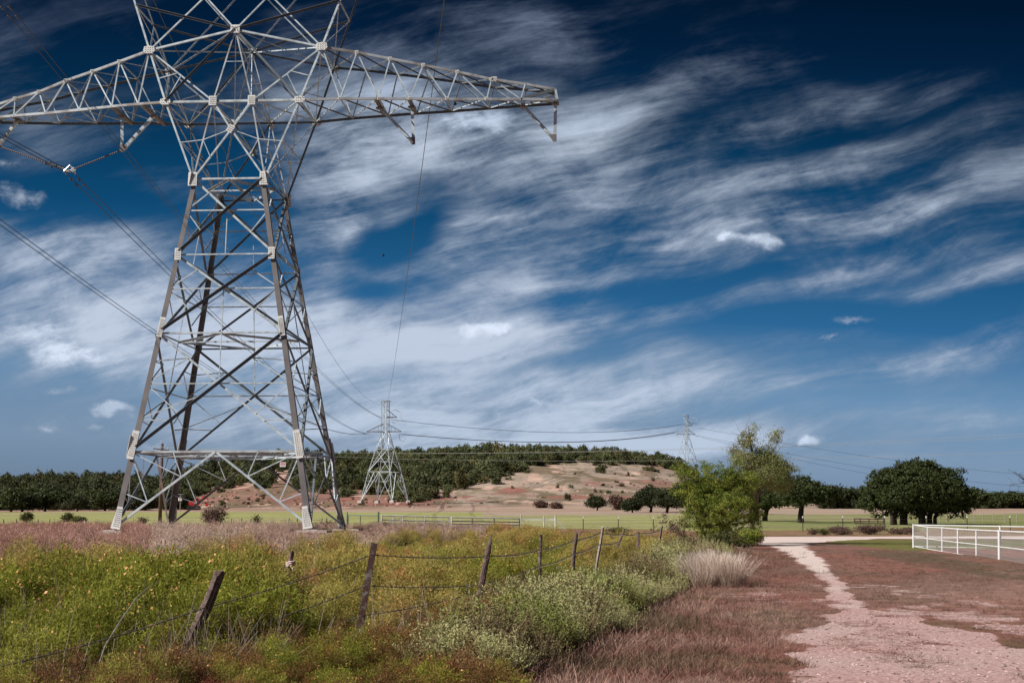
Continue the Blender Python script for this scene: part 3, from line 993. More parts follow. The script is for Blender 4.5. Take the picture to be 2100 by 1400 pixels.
# step bolts up the right front leg of the head
for p, q in ((hf[0][1], hf[1][1]), (hf[1][1], hf[2][1]), (hf[2][1], hf[4][1])):
    nn = int((q - p).length / .38)
    for i in range(nn):
        c_ = lerp(p, q, (i + .5) / nn)
        b_ = MB(); b_.tube([c_ + P(.05, -.05, 0), c_ + P(.19 if i % 2 else .02, -.22, .02)], .011, 4)
        b_.build('step_bolt', M['brace'], pyl)

ARM = {1: dict(top=[(658, 93), (732, 107), (800, 120), (868, 133), (938, 147), (1008, 162), (1077, 172), (1139, 183)],
               bot=[(614, 202), (697, 202), (777, 202), (840, 202), (917, 203), (998, 203), (1068, 203), (1143, 204)], tip=17.6),
       -1: dict(top=[(307, 107), (245, 126), (190, 146), (135, 165), (80, 188), (31, 202), (-30, 222), (-78, 236)],
                bot=[(340, 210), (283, 213), (229, 218), (162, 225), (93, 232), (28, 237), (-30, 242), (-80, 246)], tip=-14.9)}
arm_ly = {}
for s in (1, -1):
    d = ARM[s]
    lt = lambda lx, s=s, d=d: -(2.0 + (.42 - 2.0) * min(1, max(0, (abs(lx) - 4.8) / (abs(d['tip']) - 4.8))))
    lb = lambda lx, s=s, d=d: -(2.435 + (.48 - 2.435) * min(1, max(0, (abs(lx) - 3.7) / (abs(d['tip']) - 3.7))))
    arm_ly[s] = lb
    tf = [loc_px(*p, lt) for p in d['top']]
    bf = [loc_px(*p, lb) for p in d['bot']]
    tf[0], bf[0] = hf[2][s].copy(), hf[1][s].copy()
    tb = [P(v.x, -v.y, v.z) for v in tf]; bb = [P(v.x, -v.y, v.z) for v in bf]
    b_ = MB()
    for (tt, bo, sg) in ((tf, bf, -1), (tb, bb, 1)):
        nrm = Vector((0, sg, 0))
        for i in range(len(tt) - 1):
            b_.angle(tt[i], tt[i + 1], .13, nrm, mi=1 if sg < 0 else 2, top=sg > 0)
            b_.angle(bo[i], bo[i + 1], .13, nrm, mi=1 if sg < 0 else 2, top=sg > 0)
            if i < len(tt) - 2:
                b_.angle(tt[i], bo[i + 1], .075, nrm, top=sg > 0)
                b_.angle(bo[i + 1], tt[i + 1], .07, nrm, top=True)
        k = len(tt) - 1
        b_.angle(bo[k - 1], tt[k], .14, nrm, mi=2); b_.angle(bo[k], tt[k], .12, nrm)
    for i in range(len(tf) - 1):
        j = i + 1
        b_.angle(tf[j], tb[j], .055, (0, 0, 1)); b_.angle(bf[j], bb[j], .055, (0, 0, -1))
        b_.angle(tf[i], tb[j], .06, (0, 0, 1), mi=2); b_.angle(tb[i], tf[j], .05, (0, 0, 1))
        b_.angle(bf[i], bb[j], .065, (0, 0, -1), mi=2); b_.angle(bb[i], bf[j], .05, (0, 0, -1))
    b_.angle(tf[-1], bb[-1], .08, (s, 0, 0)); b_.angle(tb[-1], bf[-1], .08, (s, 0, 0))
    b_.build('crossarm', [M['brace'], M['chord'], M['brace_shaded']], pyl)
    for i in (1, 2, 3, 4, 5):
        plate(tf[i] + P(0, -.06, -.03), .24, .22, (0, -1, 0), bolts=(2, 2))
        if s > 0: plate(bf[i] + P(0, -.06, 0), .22, .2, (0, -1, 0), bolts=(2, 2))
    plate(tf[5] + P(.15, -.06, -.03), .35, .3, (0, -1, 0), bolts=(3, 2)) if s > 0 else None
# triangular hangers under the arms
HANG = [((779, 223), (845, 221), (848, 293)), ((1073, 220), (1139, 214), (1138, 287)), ((315, 240), (250, 241), (250, 308)), ((36, 249), (-8, 250), (-5, 299))]
hang_pts = []
for (a_, v_, p_) in HANG:
    z0 = lambda lx: 0.0
    A3, V3, P3 = loc_px(*a_, z0), loc_px(*v_, z0), loc_px(*p_, z0)
    b_ = MB()
    s = 1 if P3.x > 0 else -1
    b_.angle(A3 + P(0, 0, .1), P3, .17, (0, -1, 0)); b_.angle(V3 + P(0, 0, .1), P3, .17, (0, -1, 0))
    for q in (A3, V3):
        yy = abs(arm_ly[s](q.x))
        b_.angle(P(q.x, -yy, q.z + .05), P(q.x, yy, q.z + .05), .18, (0, 0, -1), mi=1)
        b_.box(q + P(0, 0, .02), (.40, .42, .06), mi=1)
    dx = .30 * (1 if A3.x > P3.x else -1)
    b_.prism([P3 + P(-.1 * s, -.09, -.12), P3 + P(.1 * s, -.09, -.12), P3 + P(.1 * s, -.09, .30), P3 + P(dx * 1.1, -.09, .30)],
             [P3 + P(-.1 * s, -.06, -.12), P3 + P(.1 * s, -.06, -.12), P3 + P(.1 * s, -.06, .30), P3 + P(dx * 1.1, -.06, .30)], 1)
    b_.build('hanger_bracket', [M['brace'], M['leg']], pyl)
    hang_pts.append(P3)
# warning sign on the foot bracing
sp = loc_px(580, 952, lambda lx: -(wy(3.6) + .12))
b_ = MB()
b_.box(sp, (.30, .02, .24))
for k in range(3): b_.box(sp + P(0, -.013, .075 - k * .05), (.24, .006, .022), mi=1)
b_.build('warning_sign', [M['sign_w'], M['sign_r']], pyl)


def tw(v, o=None):
    o = o or pyl
    return Matrix.LocRotScale(o.location, o.rotation_euler, o.scale) @ Vector(v)


def distant_pylon(loc, yaw, label, hb_=5.8):
    root = empty('transmission_pylon', loc, yaw)
    tag(root, label, 'pylon', 'lattice pylons of the power line')
    lv_ = [(0, hb_), (9.9, 4.0), (17.4, 2.2), (23.3, .95), (33.3, .98)]
    hw = lambda z: float(np.interp(z, [q[0] for q in lv_], [q[1] for q in lv_]))
    cr = lambda a_, z: Vector((a_[0] * hw(z), a_[1] * hw(z), z))
    cs = [(-1, -1), (1, -1), (1, 1), (-1, 1)]
    for a_ in cs:
        m = MB()
        for z0, z1 in ((0, 9.9), (9.9, 17.4), (17.4, 23.3), (23.3, 33.3)):
            m.tube([cr(a_, z0), cr(a_, z1)], .15 if z0 < 20 else .12, 5)
        m.build('leg', M['brace'], root)
        m = MB(); m.box((a_[0] * hb_ * 1.01, a_[1] * hb_ * 1.01, .1), (1.4, 1.4, .9)); m.build('concrete_footing', M['concrete'], root)
    for k in range(4):
        a_, c_ = cs[k], cs[(k + 1) % 4]
        nrm = Vector(((a_[0] + c_[0]) / 2, (a_[1] + c_[1]) / 2, 0))
        m = MB()
        T_ = lambda p, q, w=.09: m.tube([p, q], w, 4)
        mid_ = cr(a_, 9.9).lerp(cr(c_, 9.9), .5)
        T_(cr(a_, 9.9), cr(c_, 9.9), .12)
        for x_ in (a_, c_):
            f_ = cr(x_, .2); T_(mid_, f_, .10)
            for t in (.35, .68):
                T_(mid_.lerp(f_, t), cr(x_, 9.9 * (1 - t) + .6), .055); T_(mid_.lerp(f_, t), cr(x_, 9.9 * (1 - t) + 3.2), .055)
        for z0, z1 in ((9.9, 17.4), (17.4, 23.3)):
            T_(cr(a_, z0), cr(c_, z1), .09); T_(cr(c_, z0), cr(a_, z1), .09); T_(cr(a_, z1), cr(c_, z1), .09)
            X_ = (cr(a_, z0) + cr(c_, z1)) / 2
            zc = z0 + (z1 - z0) * .45
            if z0 < 12: T_(cr(a_, zc), cr(c_, zc), .055)
        for i in range(6):
            z0 = 23.3 + i * 10 / 6; z1 = z0 + 10 / 6
            T_(cr(a_, z0), cr(c_, z1), .055) if i % 2 else T_(cr(c_, z0), cr(a_, z1), .055)
            T_(cr(a_, z1), cr(c_, z1), .05)
        m.build('bracing_panel', M['brace'], root)
    d_ = Vector((math.cos(-yaw), math.sin(-yaw), 0)); n_p = Vector((-d_.y, d_.x, 0))
    for sg, L_, z_ in ((-1, 6.2, 23.2), (1, 5.4, 23.2), (1, 3.8, 27.9)):
        m = MB(); tip = d_ * sg * L_ + Vector((0, 0, z_))
        for q in (-1, 1):
            m.tube([n_p * q * .9 + d_ * sg * .6 + Vector((0, 0, z_)), tip], .14, 5)
            m.tube([n_p * q * .9 + d_ * sg * .6 + Vector((0, 0, z_ + 2.6)), tip], .10, 5)
        for t in (.3, .55, .78):
            lo_ = (d_ * sg * .6 + Vector((0, 0, z_))).lerp(tip, t); hi_ = (d_ * sg * .6 + Vector((0, 0, z_ + 2.6))).lerp(tip, t)
            m.tube([lo_, hi_], .045, 4)
        m.build('crossarm', M['leg'], root)
    m = MB(); m.box((0, 0, 33.35), (2.9, 2.9, .12)); 
    for q in (-1, 1): m.tube([(q * 1.3, 0, 33.3), (q * 1.3, 0, 34.0)], .1, 5)
    m.build('mast_head', M['brace'], root)
    return root


p2 = distant_pylon(at(789, 1029, 450), R(-23), 'second lattice pylon standing in front of the wooded hill, with a slim mast')
p2.scale = (.90, .90, .89)
p3 = distant_pylon(at(1409, 980, 800), R(45), 'farthest and smallest lattice pylon, at the right end of the hill')
p3.scale = (.88, .88, .985)

# ------------------------------------------------------------------ insulators and conductors
def insulator(a, b, label):
    a, b = Vector(a), Vector(b)
    root = empty('insulator_string', a)
    tag(root, label, 'insulator', 'insulator strings of the near pylon')
    d = b - a
    m1 = MB()
    nseg = int(d.length / .07)
    pts, rd = [], []
    for i in range(nseg + 1):
        pts.append(d * (.03 + .9 * i / nseg)); rd.append(.055 if i % 2 else .028)
    m1.tube(pts, rd, 8)
    m1.build('sheds', M['poly'], root)
    m2 = MB(); m2.tube([d * .90, d], .045, 6); m2.build('end_fitting', M['hard'], root)
    m2 = MB(); m2.tube([Vector((0, 0, 0)), d * .04], .04, 6); m2.build('end_fitting', M['hard'], root)


YOKE = at(143, 350, 83.8)
H3, H4 = tw(hang_pts[2]), tw(hang_pts[3])
insulator(H3, YOKE, 'slim brown insulator string from the inner hanger of the left crossarm down to the clamp')
insulator(H4, YOKE, 'slim brown insulator string from the left picture edge to the white clamp')
yk = MB()
yk.tube([YOKE + P(-.32, 0, -.02), YOKE + P(0, 0, .32), YOKE + P(.3, 0, -.05)], .045, 6)
yk.tube([YOKE + P(-.32, 0, -.02), YOKE + P(.3, 0, -.05)], .05, 6)
yk.box(YOKE + P(.22, 0, .1), (.25, .04, .12), Matrix.Rotation(.7, 3, 'Y'))
ykr = empty('yoke_clamp', YOKE)
tag(ykr, 'white metal yoke clamp joining the two insulator strings left of the near pylon', 'clamp')
yk.v = [tuple(Vector(v) - YOKE) for v in yk.v]
yk.build('yoke_plate', M['hard'], ykr)
for sx in (-.26, .24):
    cl = MB()
    cl.tube([P(sx, -.25, -.12), P(sx, 0, -.02), P(sx, .25, -.12)], .05, 6)
    cl.build('suspension_clamp', M['hard'], ykr)


def catenary(a, b, sag, n=60):
    a, b = Vector(a), Vector(b)
    out = []
    for i in range(n + 1):
        t = i / n
        p = a.lerp(b, t); p.z -= 4 * sag * t * (1 - t)
        out.append(p)
    return out


def rad_for(pts, near=.026, k=.00011):
    near = .010 if k == .00007 else near
    return [max(near, k * math.hypot(p.x, p.y)) for p in pts]


def bundle(a, b, sag, label, gap=.45, n=2, damper=None, material='wire', k=.00011, grp='conductors strung between the pylons'):
    a, b = Vector(a), Vector(b)
    dv = (b - a); side = Vector((dv.y, -dv.x, 0)).normalized() * gap / 2
    root = empty('power_line' if n > 1 else 'overhead_wire', a)
    tag(root, label, 'power line', grp)
    for q in ((-1, 1) if n > 1 else (0,)):
        pts = catenary(a + side * q, b + side * q, sag)
        # more points near the start
        w_ = MB()
        w_.tube([p - a for p in pts], rad_for(pts, k=k), 5)
        w_.build('wire', M[material], root)
        if damper:
            for dd in damper:
                dm = MB()
                # distance along from a
                t = dd / dv.length
                p = a.lerp(b, t) + side * q; p.z -= 4 * sag * t * (1 - t)
                d_ = dv.normalized()
                for sgn in (-1, 1):
                    c_ = p + d_ * .2 * sgn - Vector((0, 0, .11)) - a
                    dm.tube([c_ - d_ * .07, c_ + d_ * .07], .045, 6)
                dm.tube([p - d_ * .2 - Vector((0, 0, .11)) - a, p + d_ * .2 - Vector((0, 0, .11)) - a], .012, 4)
                dm.tube([p - a, p - Vector((0, 0, .11)) - a], .02, 4)
                dm.build('vibration_damper', M['wire'], root)
    return root


def solve_sag(a, b, px, py):
    """sag that makes the wire from a to b pass nearest a photo point"""
    best = None
    for i in range(0, 300):
        sag = i * .08
        for p in catenary(a, b, sag, 160):
            if p.y < 2: continue
            r_ = Vector((p.x, p.y, p.z - CAMZ))
            c, s = math.cos(TILT), math.sin(TILT)
            d = r_.y * c + r_.z * s; u_ = -r_.y * s + r_.z * c
            e_ = math.hypot(1050 + FPX * r_.x / d - px, 700 - FPX * u_ / d - py)
            if best is None or e_ < best[0]: best = (e_, sag)
    return best[1]


T2a, T2b, T2c = at(752, 889, 446), at(757, 888, 449), at(783, 857, 450)
T2d, T2e, T2f = at(820, 890, 452), at(826, 890, 455), at(802, 860, 451)
UP = at(-6, -8, 83.8); LOW = at(-78, 398, 84.5)
for (a_, b_x, pp, lab, dmp) in (
        (YOKE + P(0, 0, -.12), T2a, (260, 470), 'twin conductors sagging away from the white clamp to the second pylon', (1.2, 2.6)),
        (UP, T2c, (250, 308), 'twin conductors entering at the top left corner and passing behind the near pylon', (1.6, 3.0)),
        (LOW, T2b, (325, 682), 'lowest twin conductors crossing the left edge at mid height towards the second pylon', None)):
    sg = solve_sag(a_, b_x, *pp)
    bundle(a_, b_x, sg, lab, damper=dmp)
# towards the camera side of the line
bundle(YOKE + P(0, 0, -.12), YOKE + P(-19, -24, 9.5), .3, 'twin conductors running from the white clamp off the left edge', damper=(1.3,))
bundle(UP, UP + P(-21, -60, 7), .5, 'twin conductors leaving the frame above the left crossarm')
T3a, T3b, T3c = at(1384, 887, 800), at(1392, 884, 803), at(1404, 869, 802)
T3d, T3e, T3f = at(1432, 877, 802), at(1434, 893, 803), at(1412, 869, 803)
for a_, b_x, pp, lab in ((T2f, T3c, (1130, 886), 'upper conductors dipping between the two distant pylons above the hill'),
                         (T2d, T3a, (1130, 907), 'lower conductors dipping between the two distant pylons just above the hill trees'),
                         (T2e, T3b, (1100, 906), 'second lower conductor pair between the two distant pylons')):
    bundle(a_, b_x, solve_sag(a_, b_x, *pp), lab, n=1, k=.00014)
for a_, px, py, pm, lab in ((T3d, 2330, 985, (1700, 925), 'topmost conductor descending to the right from the farthest pylon'),
                            (T3e, 2330, 1006, (1700, 947), 'middle conductor descending to the right from the farthest pylon'),
                            (T3e + P(1, 3, -.6), 2330, 1020, (1700, 958), 'lowest conductor descending to the right from the farthest pylon')):
    b_x = at(px, py, 1180)
    bundle(a_, b_x, solve_sag(a_, b_x, *pm), lab, n=1, k=.00007001)
# earth wire from the (hidden) right peak over the camera side of the arm to the second pylon
pk = tw(P(13, 0, 33.5)); pk = at(912, -8, 80)
e2 = at(794, 828, 450)
bundle(pk, e2, solve_sag(pk, e2, 836, 560), 'thin single earth wire dropping from the top edge to the second pylon', n=1, k=.00006, grp='single wires')
pk2 = tw(P(-6.6, 0, 32.8))
bundle(pk2, at(786, 828, 450), 7, 'thin earth wire behind the body of the near pylon', n=1, k=.00005, grp='single wires')

# peaks and small arm on top of the near pylon (above the frame) and of its copies
pk_b = MB()
for s in (-1, 1):
    for sy in (-1, 1):
        pk_b.angle(P(s * 6.6, sy * 1.5, 31.6), P(s * 6.9, 0, 34.0), .14, (0, sy, 0))
        pk_b.angle(P(s * 3.3, sy * 1.5, 31.5), P(s * 6.9, 0, 34.0), .12, (0, sy, 0))
        pk_b.angle(P(s * 6.6, sy * 1.5, 31.6), P(s * 3.0, sy * 1.5, 33.0), .12, (0, sy, 0))
        pk_b.angle(P(0, sy * 1.5, 31.4), P(s * 3.0, sy * 1.5, 33.0), .12, (0, sy, 0))
        pk_b.angle(P(s * 3.0, sy * 1.5, 33.0), P(s * 3.0, sy * 1.5, 31.5), .10, (0, sy, 0))
    pk_b.angle(P(s * 3, -1.5, 33), P(s * 3, 1.5, 33), .12, (0, 0, 1))
for sy in (-1, 1): pk_b.angle(P(-3, sy * 1.5, 33), P(3, sy * 1.5, 33), .15, (0, sy, 0))
pko = pk_b.build('bridge_top', M['brace'], pyl)

# hardware of the far pylons: pale insulator loops
for (q, pts, lab) in ((450, [(800, 842), (812, 840), (822, 846), (822, 862), (808, 868), (800, 861)], 'pale insulator loop at the upper right of the second pylon'),
                      (449, [(756, 889), (752, 903), (768, 905)], 'pale insulator loop hanging under the left arm of the second pylon'),
                      (452, [(818, 889), (820, 902), (828, 905), (833, 897)], 'pale insulator loop under the right arm of the second pylon'),
                      (802, [(1415, 858), (1428, 858), (1431, 869), (1418, 867)], 'pale insulator loop at the upper right of the farthest pylon'),
                      (802, [(1386, 886), (1386, 895), (1398, 896)], 'pale insulator loop under the left arm of the farthest pylon'),
                      (802, [(1420, 890), (1432, 895), (1434, 891)], 'pale insulator loop under the right arm of the farthest pylon')):
    w_ = MB(); pp = [at(x, y, q) for x, y in pts]
    w_.v = []
    w_.tube([p - pp[0] for p in pp], .00016 * q, 5)
    tag(w_.build('insulator_loop', M['insul'], loc=pp[0]), lab, 'insulator', 'insulator loops of the distant pylons')
# arms of the far pylons as they show in the photo are the copied crossarms

# ------------------------------------------------------------------ wood utility pole, second pole, machine
Yp = 190
bp_ = gp(328, Yp)
top = at(329, 909, Yp); hgt = top.z - bp_.z
up = empty('utility_pole', bp_)
tag(up, 'brown wooden utility pole with one crossarm seen through the near pylon', 'utility pole')
w_ = MB(); w_.tube([(0, 0, -.3), (.05, 0, hgt * .5), (.08, 0, hgt)], [.24, .2, .16], 10); w_.build('pole', M['pole'], up, True)
w_ = MB(); ca = hgt - .75
w_.box((0, -.2, ca), (2.0, .12, .14), Matrix.Rotation(R(7), 3, 'Y'))
w_.box((.05, -.14, ca - .3), (.5, .05, .05), Matrix.Rotation(R(40), 3, 'Y'))
w_.build('crossarm', M['pole'], up)
for dx in (-.9, .0, .85):
    w_ = MB(); zz = ca - dx * .12 + (.75 if dx == 0 else 0)
    w_.tube([(dx, -.2, zz + .05), (dx, -.2, zz + .16), (dx, -.2, zz + .2), (dx, -.2, zz + .34)], [.03, .03, .08, .05], 8)
    w_.build('pin_insulator', M['insul'], up)
PR = [at(2420, 872, 95), at(2420, 880, 95), at(2420, 915, 95)]
for (dx, e_, pm, lab) in ((-.9, PR[0], (1100, 927), 'uppermost pale distribution wire crossing in front of the hill trees'),
                          (.0, PR[1], (1300, 925), 'middle pale distribution wire crossing in front of the hill top'),
                          (.85, PR[2], (1000, 943), 'lower pale distribution wire crossing the hill and the second pylon')):
    a_ = bp_ + P(dx, -.2, ca + .3)
    bundle(a_, e_, solve_sag(a_, e_, *pm), lab, n=1, material='wire_lit', k=.00007, grp='distribution wires of the wooden pole')
b2_ = gp(369, 400)
u2 = empty('transformer_pole', b2_)
tag(u2, 'short distant pole with double crossarm and two white transformer cans behind the near pylon', 'utility pole')
w_ = MB(); w_.tube([(0, 0, -.3), (0, 0, 4.6)], .1, 8); w_.build('pole', M['wire_lit'], u2)
w_ = MB(); w_.box((0, -.1, 4.5), (1.6, .1, .12)); w_.box((0, -.1, 3.85), (1.2, .1, .1)); w_.build('crossarm', M['wire_lit'], u2)
for dx in (-.28, .28):
    w_ = MB(); w_.tube([(dx, -.1, 2.75), (dx, -.1, 2.8), (dx, -.1, 3.5), (dx, -.1, 3.6)], [.1, .2, .2, .08], 10); w_.build('transformer_can', M['sign_w'], u2)
# red excavator
ex = empty('excavator', gp(398, 425), R(10)); ex.location.z += .0
tag(ex, 'small red excavator parked below the red bank, seen through the near pylon', 'excavator')
s_ = ex.location.z
w_ = MB(); w_.box((0, 0, 1.75), (2.6, 1.8, .9)); w_.box((-1.2, 0, 1.9), (.7, 1.7, 1.0)); w_.build('body', M['red'], ex)
w_ = MB(); w_.box((.6, -.3, 2.75), (1.1, 1.0, 1.1)); o = w_.build('cab', M['red'], ex)
w_ = MB(); w_.box((.6, -.83, 2.85), (.8, .05, .6)); w_.build('window', M['black'], o)
for y_ in (-.8, .8):
    w_ = MB(); w_.tube([(-1.4, y_, .95), (-1.6, y_, .6), (-1.3, y_, .3), (1.3, y_, .3), (1.6, y_, .6), (1.4, y_, .95), (-1.4, y_, .95)], .3, 6); w_.build('track', M['black'], ex)
w_ = MB(); w_.tube([(1.1, 0, 2.0), (2.6, 0, 3.9), (3.7, 0, 3.0)], [.25, .2, .18], 6); w_.tube([(3.7, 0, 3.0), (3.5, 0, 1.6)], .15, 6)
w_.box((3.4, 0, 1.4), (.8, .7, .7)); w_.build('arm', M['red'], ex)

# ------------------------------------------------------------------ wire fence posts (near)
def wood_post(name, top, bot, w, Y, matn, label, point=0.0, seed=0, split=False, square=False, Yb=None):
    rr = random.Random(seed)
    a_, b_x = at(*bot, Yb or Y), at(*top, Y)
    base = a_ + (a_ - b_x) * .25
    root = empty(name, base)
    tag(root, label, 'fence post', 'posts of the barbed wire fence')
    d = b_x - base
    m = MB(); n_ = 10 if not square else 4
    rings = []
    K = 14
    e1 = d.cross(Vector((0, 1, 0))).normalized(); e2 = d.cross(e1).normalized()
    prof = [1 + rr.uniform(-.16, .16) for _ in range(n_)]
    for i in range(K + 1):
        t = i / K
        c_ = d * t + e1 * math.sin(t * 5 + seed) * w * (.10 if not square else .0) + e1 * (0 if not point else 0)
        sc = w / 2 * (1.08 - .12 * t)
        if point and t > 1 - point: sc *= max(.12, 1 - (t - 1 + point) / point * .85)
        ring = []
        for k in range(n_):
            an = 2 * math.pi * (k + .5) / n_
            r_ = sc * prof[k] * (1 + rr.uniform(-.05, .05)) * (1.25 if square else 1)
            if square: r_ = sc * 1.3
            ring.append(c_ + (e1 * math.cos(an) + e2 * math.sin(an)) * r_)
        if i == K and not square:
            ring = [q + d.normalized() * rr.uniform(-.05, .05) * (2.0 if split else .6) for q in ring]
        rings.append(ring)
    vs = [q for r_ in rings for q in r_]
    fs = []
    for i in range(K):
        for k in range(n_): fs.append((i * n_ + k, i * n_ + (k + 1) % n_, (i + 1) * n_ + (k + 1) % n_, (i + 1) * n_ + k))
    fs.append(tuple(range(K * n_, (K + 1) * n_)))
    m.add(vs, fs)
    m.build('post', M[matn], root)
    return root


wood_post('fence_post', (449, 1172), (396, 1306), .135, 17, 'wood', 'short thick weathered wooden fence post leaning right in the green weeds', seed=1, split=True)
wood_post('fence_post', (768, 1113), (736, 1295), .085, 20, 'rust', 'square rusty steel fence post with sunlit left face, centre of the foreground', seed=2, square=True)
wood_post('fence_post', (1009, 1098), (966, 1290), .095, 23, 'wood', 'tall dark wooden fence post with a pointed top leaning right', point=.12, seed=3)
g_ = wood_post('fence_post', (599, 1132), (588, 1215), .10, 27, 'wood', 'grey post with a pale ribbon tied round it, standing behind the wires', seed=4)
wood_post('fence_post', (1109, 1096), (1107, 1180), .055, 27, 'rust', 'thin straight rust-coloured post in front of the yellow weeds', seed=5)
wood_post('fence_post', (1182, 1090), (1176, 1152), .075, 31, 'wood', 'crooked dark wooden post with a side stub', seed=6, point=.08)
wood_post('fence_post', (1236, 1080), (1225, 1152), .065, 35, 'wood_pale', 'pale sun-bleached wooden post leaning right above the silver shrubs', seed=7)
wood_post('fence_post', (1281, 1085), (1269, 1115), .06, 39, 'wood', 'small leaning wooden post just right of the bleached post', seed=8)
wood_post('fence_post', (1310, 1092), (1308, 1116), .08, 44, 'wood', 'short stubby wooden post, second right of the bleached post', seed=9)
wood_post('fence_post', (1358, 1078), (1353, 1100), .08, 52, 'wood', 'farthest small fence post among dry stalks left of the green tree', seed=10)
rb = MB(); rp = at(596, 1158, 26.93) - g_.location
for q in range(3): rb.tube([rp + P(.075 * math.cos(t * .7), .075 * math.sin(t * .7), .05 - q * .03 + .01 * math.sin(t)) for t in range(10)], .017, 5)
rb.tube([rp + P(0, -.08, 0), rp + P(-.08, -.1, -.05), rp + P(-.13, -.1, -.035)], .014, 4)
rb.tube([rp + P(0, -.08, 0), rp + P(.05, -.1, -.06), rp + P(.06, -.1, -.09)], .014, 4)
rb.build('ribbon', M['ribbon'], g_)


def barbed(name, pts, label, sag=.03):
    P_ = [at(px, py, Y) for px, py, Y in pts]
    path = []
    for i in range(len(P_) - 1):
        L_ = (P_[i + 1] - P_[i]).length
        nn = max(4, int(L_ / .05))
        for k in range(nn):
            t = k / nn
            q = P_[i].lerp(P_[i + 1], t); q.z -= 4 * sag * t * (1 - t) * (1 if L_ < 5 else 1.6)
            path.append(q)
    path.append(P_[-1])
    o0 = path[0].copy()
    m = MB()
    for ph in (0, math.pi):
        m.tube([q - o0 + P(0, math.cos(i * 1.3 + ph) * .004, math.sin(i * 1.3 + ph) * .0045) for i, q in enumerate(path)], [.0034 + .00004 * q.y for q in path], 4)
    acc = 0
    for i in range(1, len(path)):
        acc += (path[i] - path[i - 1]).length
        if acc > .115:
            acc = 0
            c_ = path[i] - o0; d_ = (path[i] - path[i - 1]).normalized(); u_ = Vector((0, 0, 1))
            for s_ in (-1, 1):
                m.tube([c_ + u_ * .026 * s_ - d_ * .006, c_ - u_ * .004 * s_ + d_ * .004], .0038, 3)
                v_ = d_.cross(u_)
                m.tube([c_ + (u_ * .5 + v_ * s_) * .02 + d_ * .008, c_ - v_ * s_ * .006 + d_ * .01], .0038, 3)
            m.tube([c_ - d_ * .014, c_ + d_ * .014], .0085, 5)
    tag(m.build(name, M['barb'], loc=o0), label, 'barbed wire', 'strands of the barbed wire fence')


barbed('barbed_wire', [(-120, 1395, 12), (0, 1366, 13), (415, 1247, 16.9), (762, 1137, 19.9), (1003, 1140, 22.9), (1109, 1127, 26.9), (1180, 1107, 30.9), (1231, 1092, 34.9),
                       (1278, 1095, 38.9), (1309, 1093, 43.9), (1355, 1087, 51.9)], 'top strand of barbed wire running along all the fence posts')
barbed('barbed_wire', [(-120, 1480, 12), (0, 1450, 13), (404, 1318, 16.9), (752, 1200, 19.9), (978, 1199, 22.9), (1108, 1160, 26.9), (1178, 1135, 30.9), (1228, 1116, 34.9), (1272, 1110, 38.9)],
       'second strand of barbed wire, below the top one, reaching the rusty steel post')
barbed('barbed_wire', [(404, 1380, 16.9), (740, 1262, 19.9), (972, 1216, 22.9), (1107, 1178, 26.9)], 'lowest strand of barbed wire half buried in the weeds')

# ------------------------------------------------------------------ white pipe fence at the right
def hx(p, q, t): return Vector(p).lerp(Vector(q), t)


corner_w = at(1873, 1121, 84)
near_w = [(1873, 1076, 1121, 84), (1902, 1080.5, 1126, 79.5), (1932, 1082, 1132, 74.5), (1964, 1084.5, 1137, 70), (2002, 1086.5, 1142.5, 66), (2049, 1088.5, 1150.5, 60.5), (2103, 1091, 1160.5, 55), (2170, 1094, 1172, 50)]
far_w = [(1873, 1076, 1121, 84), (2051, 1079, 1125.5, 82), (2240, 1082, 1130, 80)]
for nm, posts, lab in (('pipe_fence', near_w, 'white pipe fence with wire mesh coming towards the viewer at the right edge'),
                       ('pipe_fence', far_w, 'white pipe rail fence running behind the mesh fence to the right')):
    o0 = at(posts[0][0], posts[0][2], posts[0][3]); o0.z = tz(o0.x, o0.y)
    root = empty(nm, o0)
    tag(root, lab, 'fence', 'white pipe fences of the corral')
    tops, bots = [], []
    for (px, yt_, yb_, Y) in posts:
        a_ = at(px, yt_, Y); b_x = at(px, yb_, Y)
        tops.append(a_ - o0); bots.append(b_x - o0)
    for i, (a_, b_x) in enumerate(zip(tops, bots)):
        if nm and i == 0 and posts is far_w: continue
        m = MB(); m.tube([b_x + P(0, 0, -.25), a_ + P(0, 0, .03)], .055 if i in (0, 5) or posts is far_w else .036, 8)
        m.box(a_ + P(0, 0, .04), (.10, .10, .02)); m.build('post', M['white'], root)
    for fr, rr_ in ((1.0, .034), (.48, .024), (.03, .022)):
        m = MB()
        for i in range(len(tops) - 1):
            m.tube([hx(bots[i], tops[i], fr), hx(bots[i + 1], tops[i + 1], fr)], rr_, 8)
        m.build('rail', M['white'], root)
    m = MB()
    for i in range(len(tops) - 1):
        L_ = (tops[i + 1] - tops[i]).length
        nn = int(L_ / .10)
        for k in range(nn):
            t = k / nn
            p, q = hx(bots[i], bots[i + 1], t), hx(tops[i], tops[i + 1], t)
            m.tube([p, q], .003, 3)
        for k in range(1, 9):
            m.tube([hx(bots[i], tops[i], k / 9), hx(bots[i + 1], tops[i + 1], k / 9)], .003, 3)
    m.build('wire_mesh', M['mesh'], root)

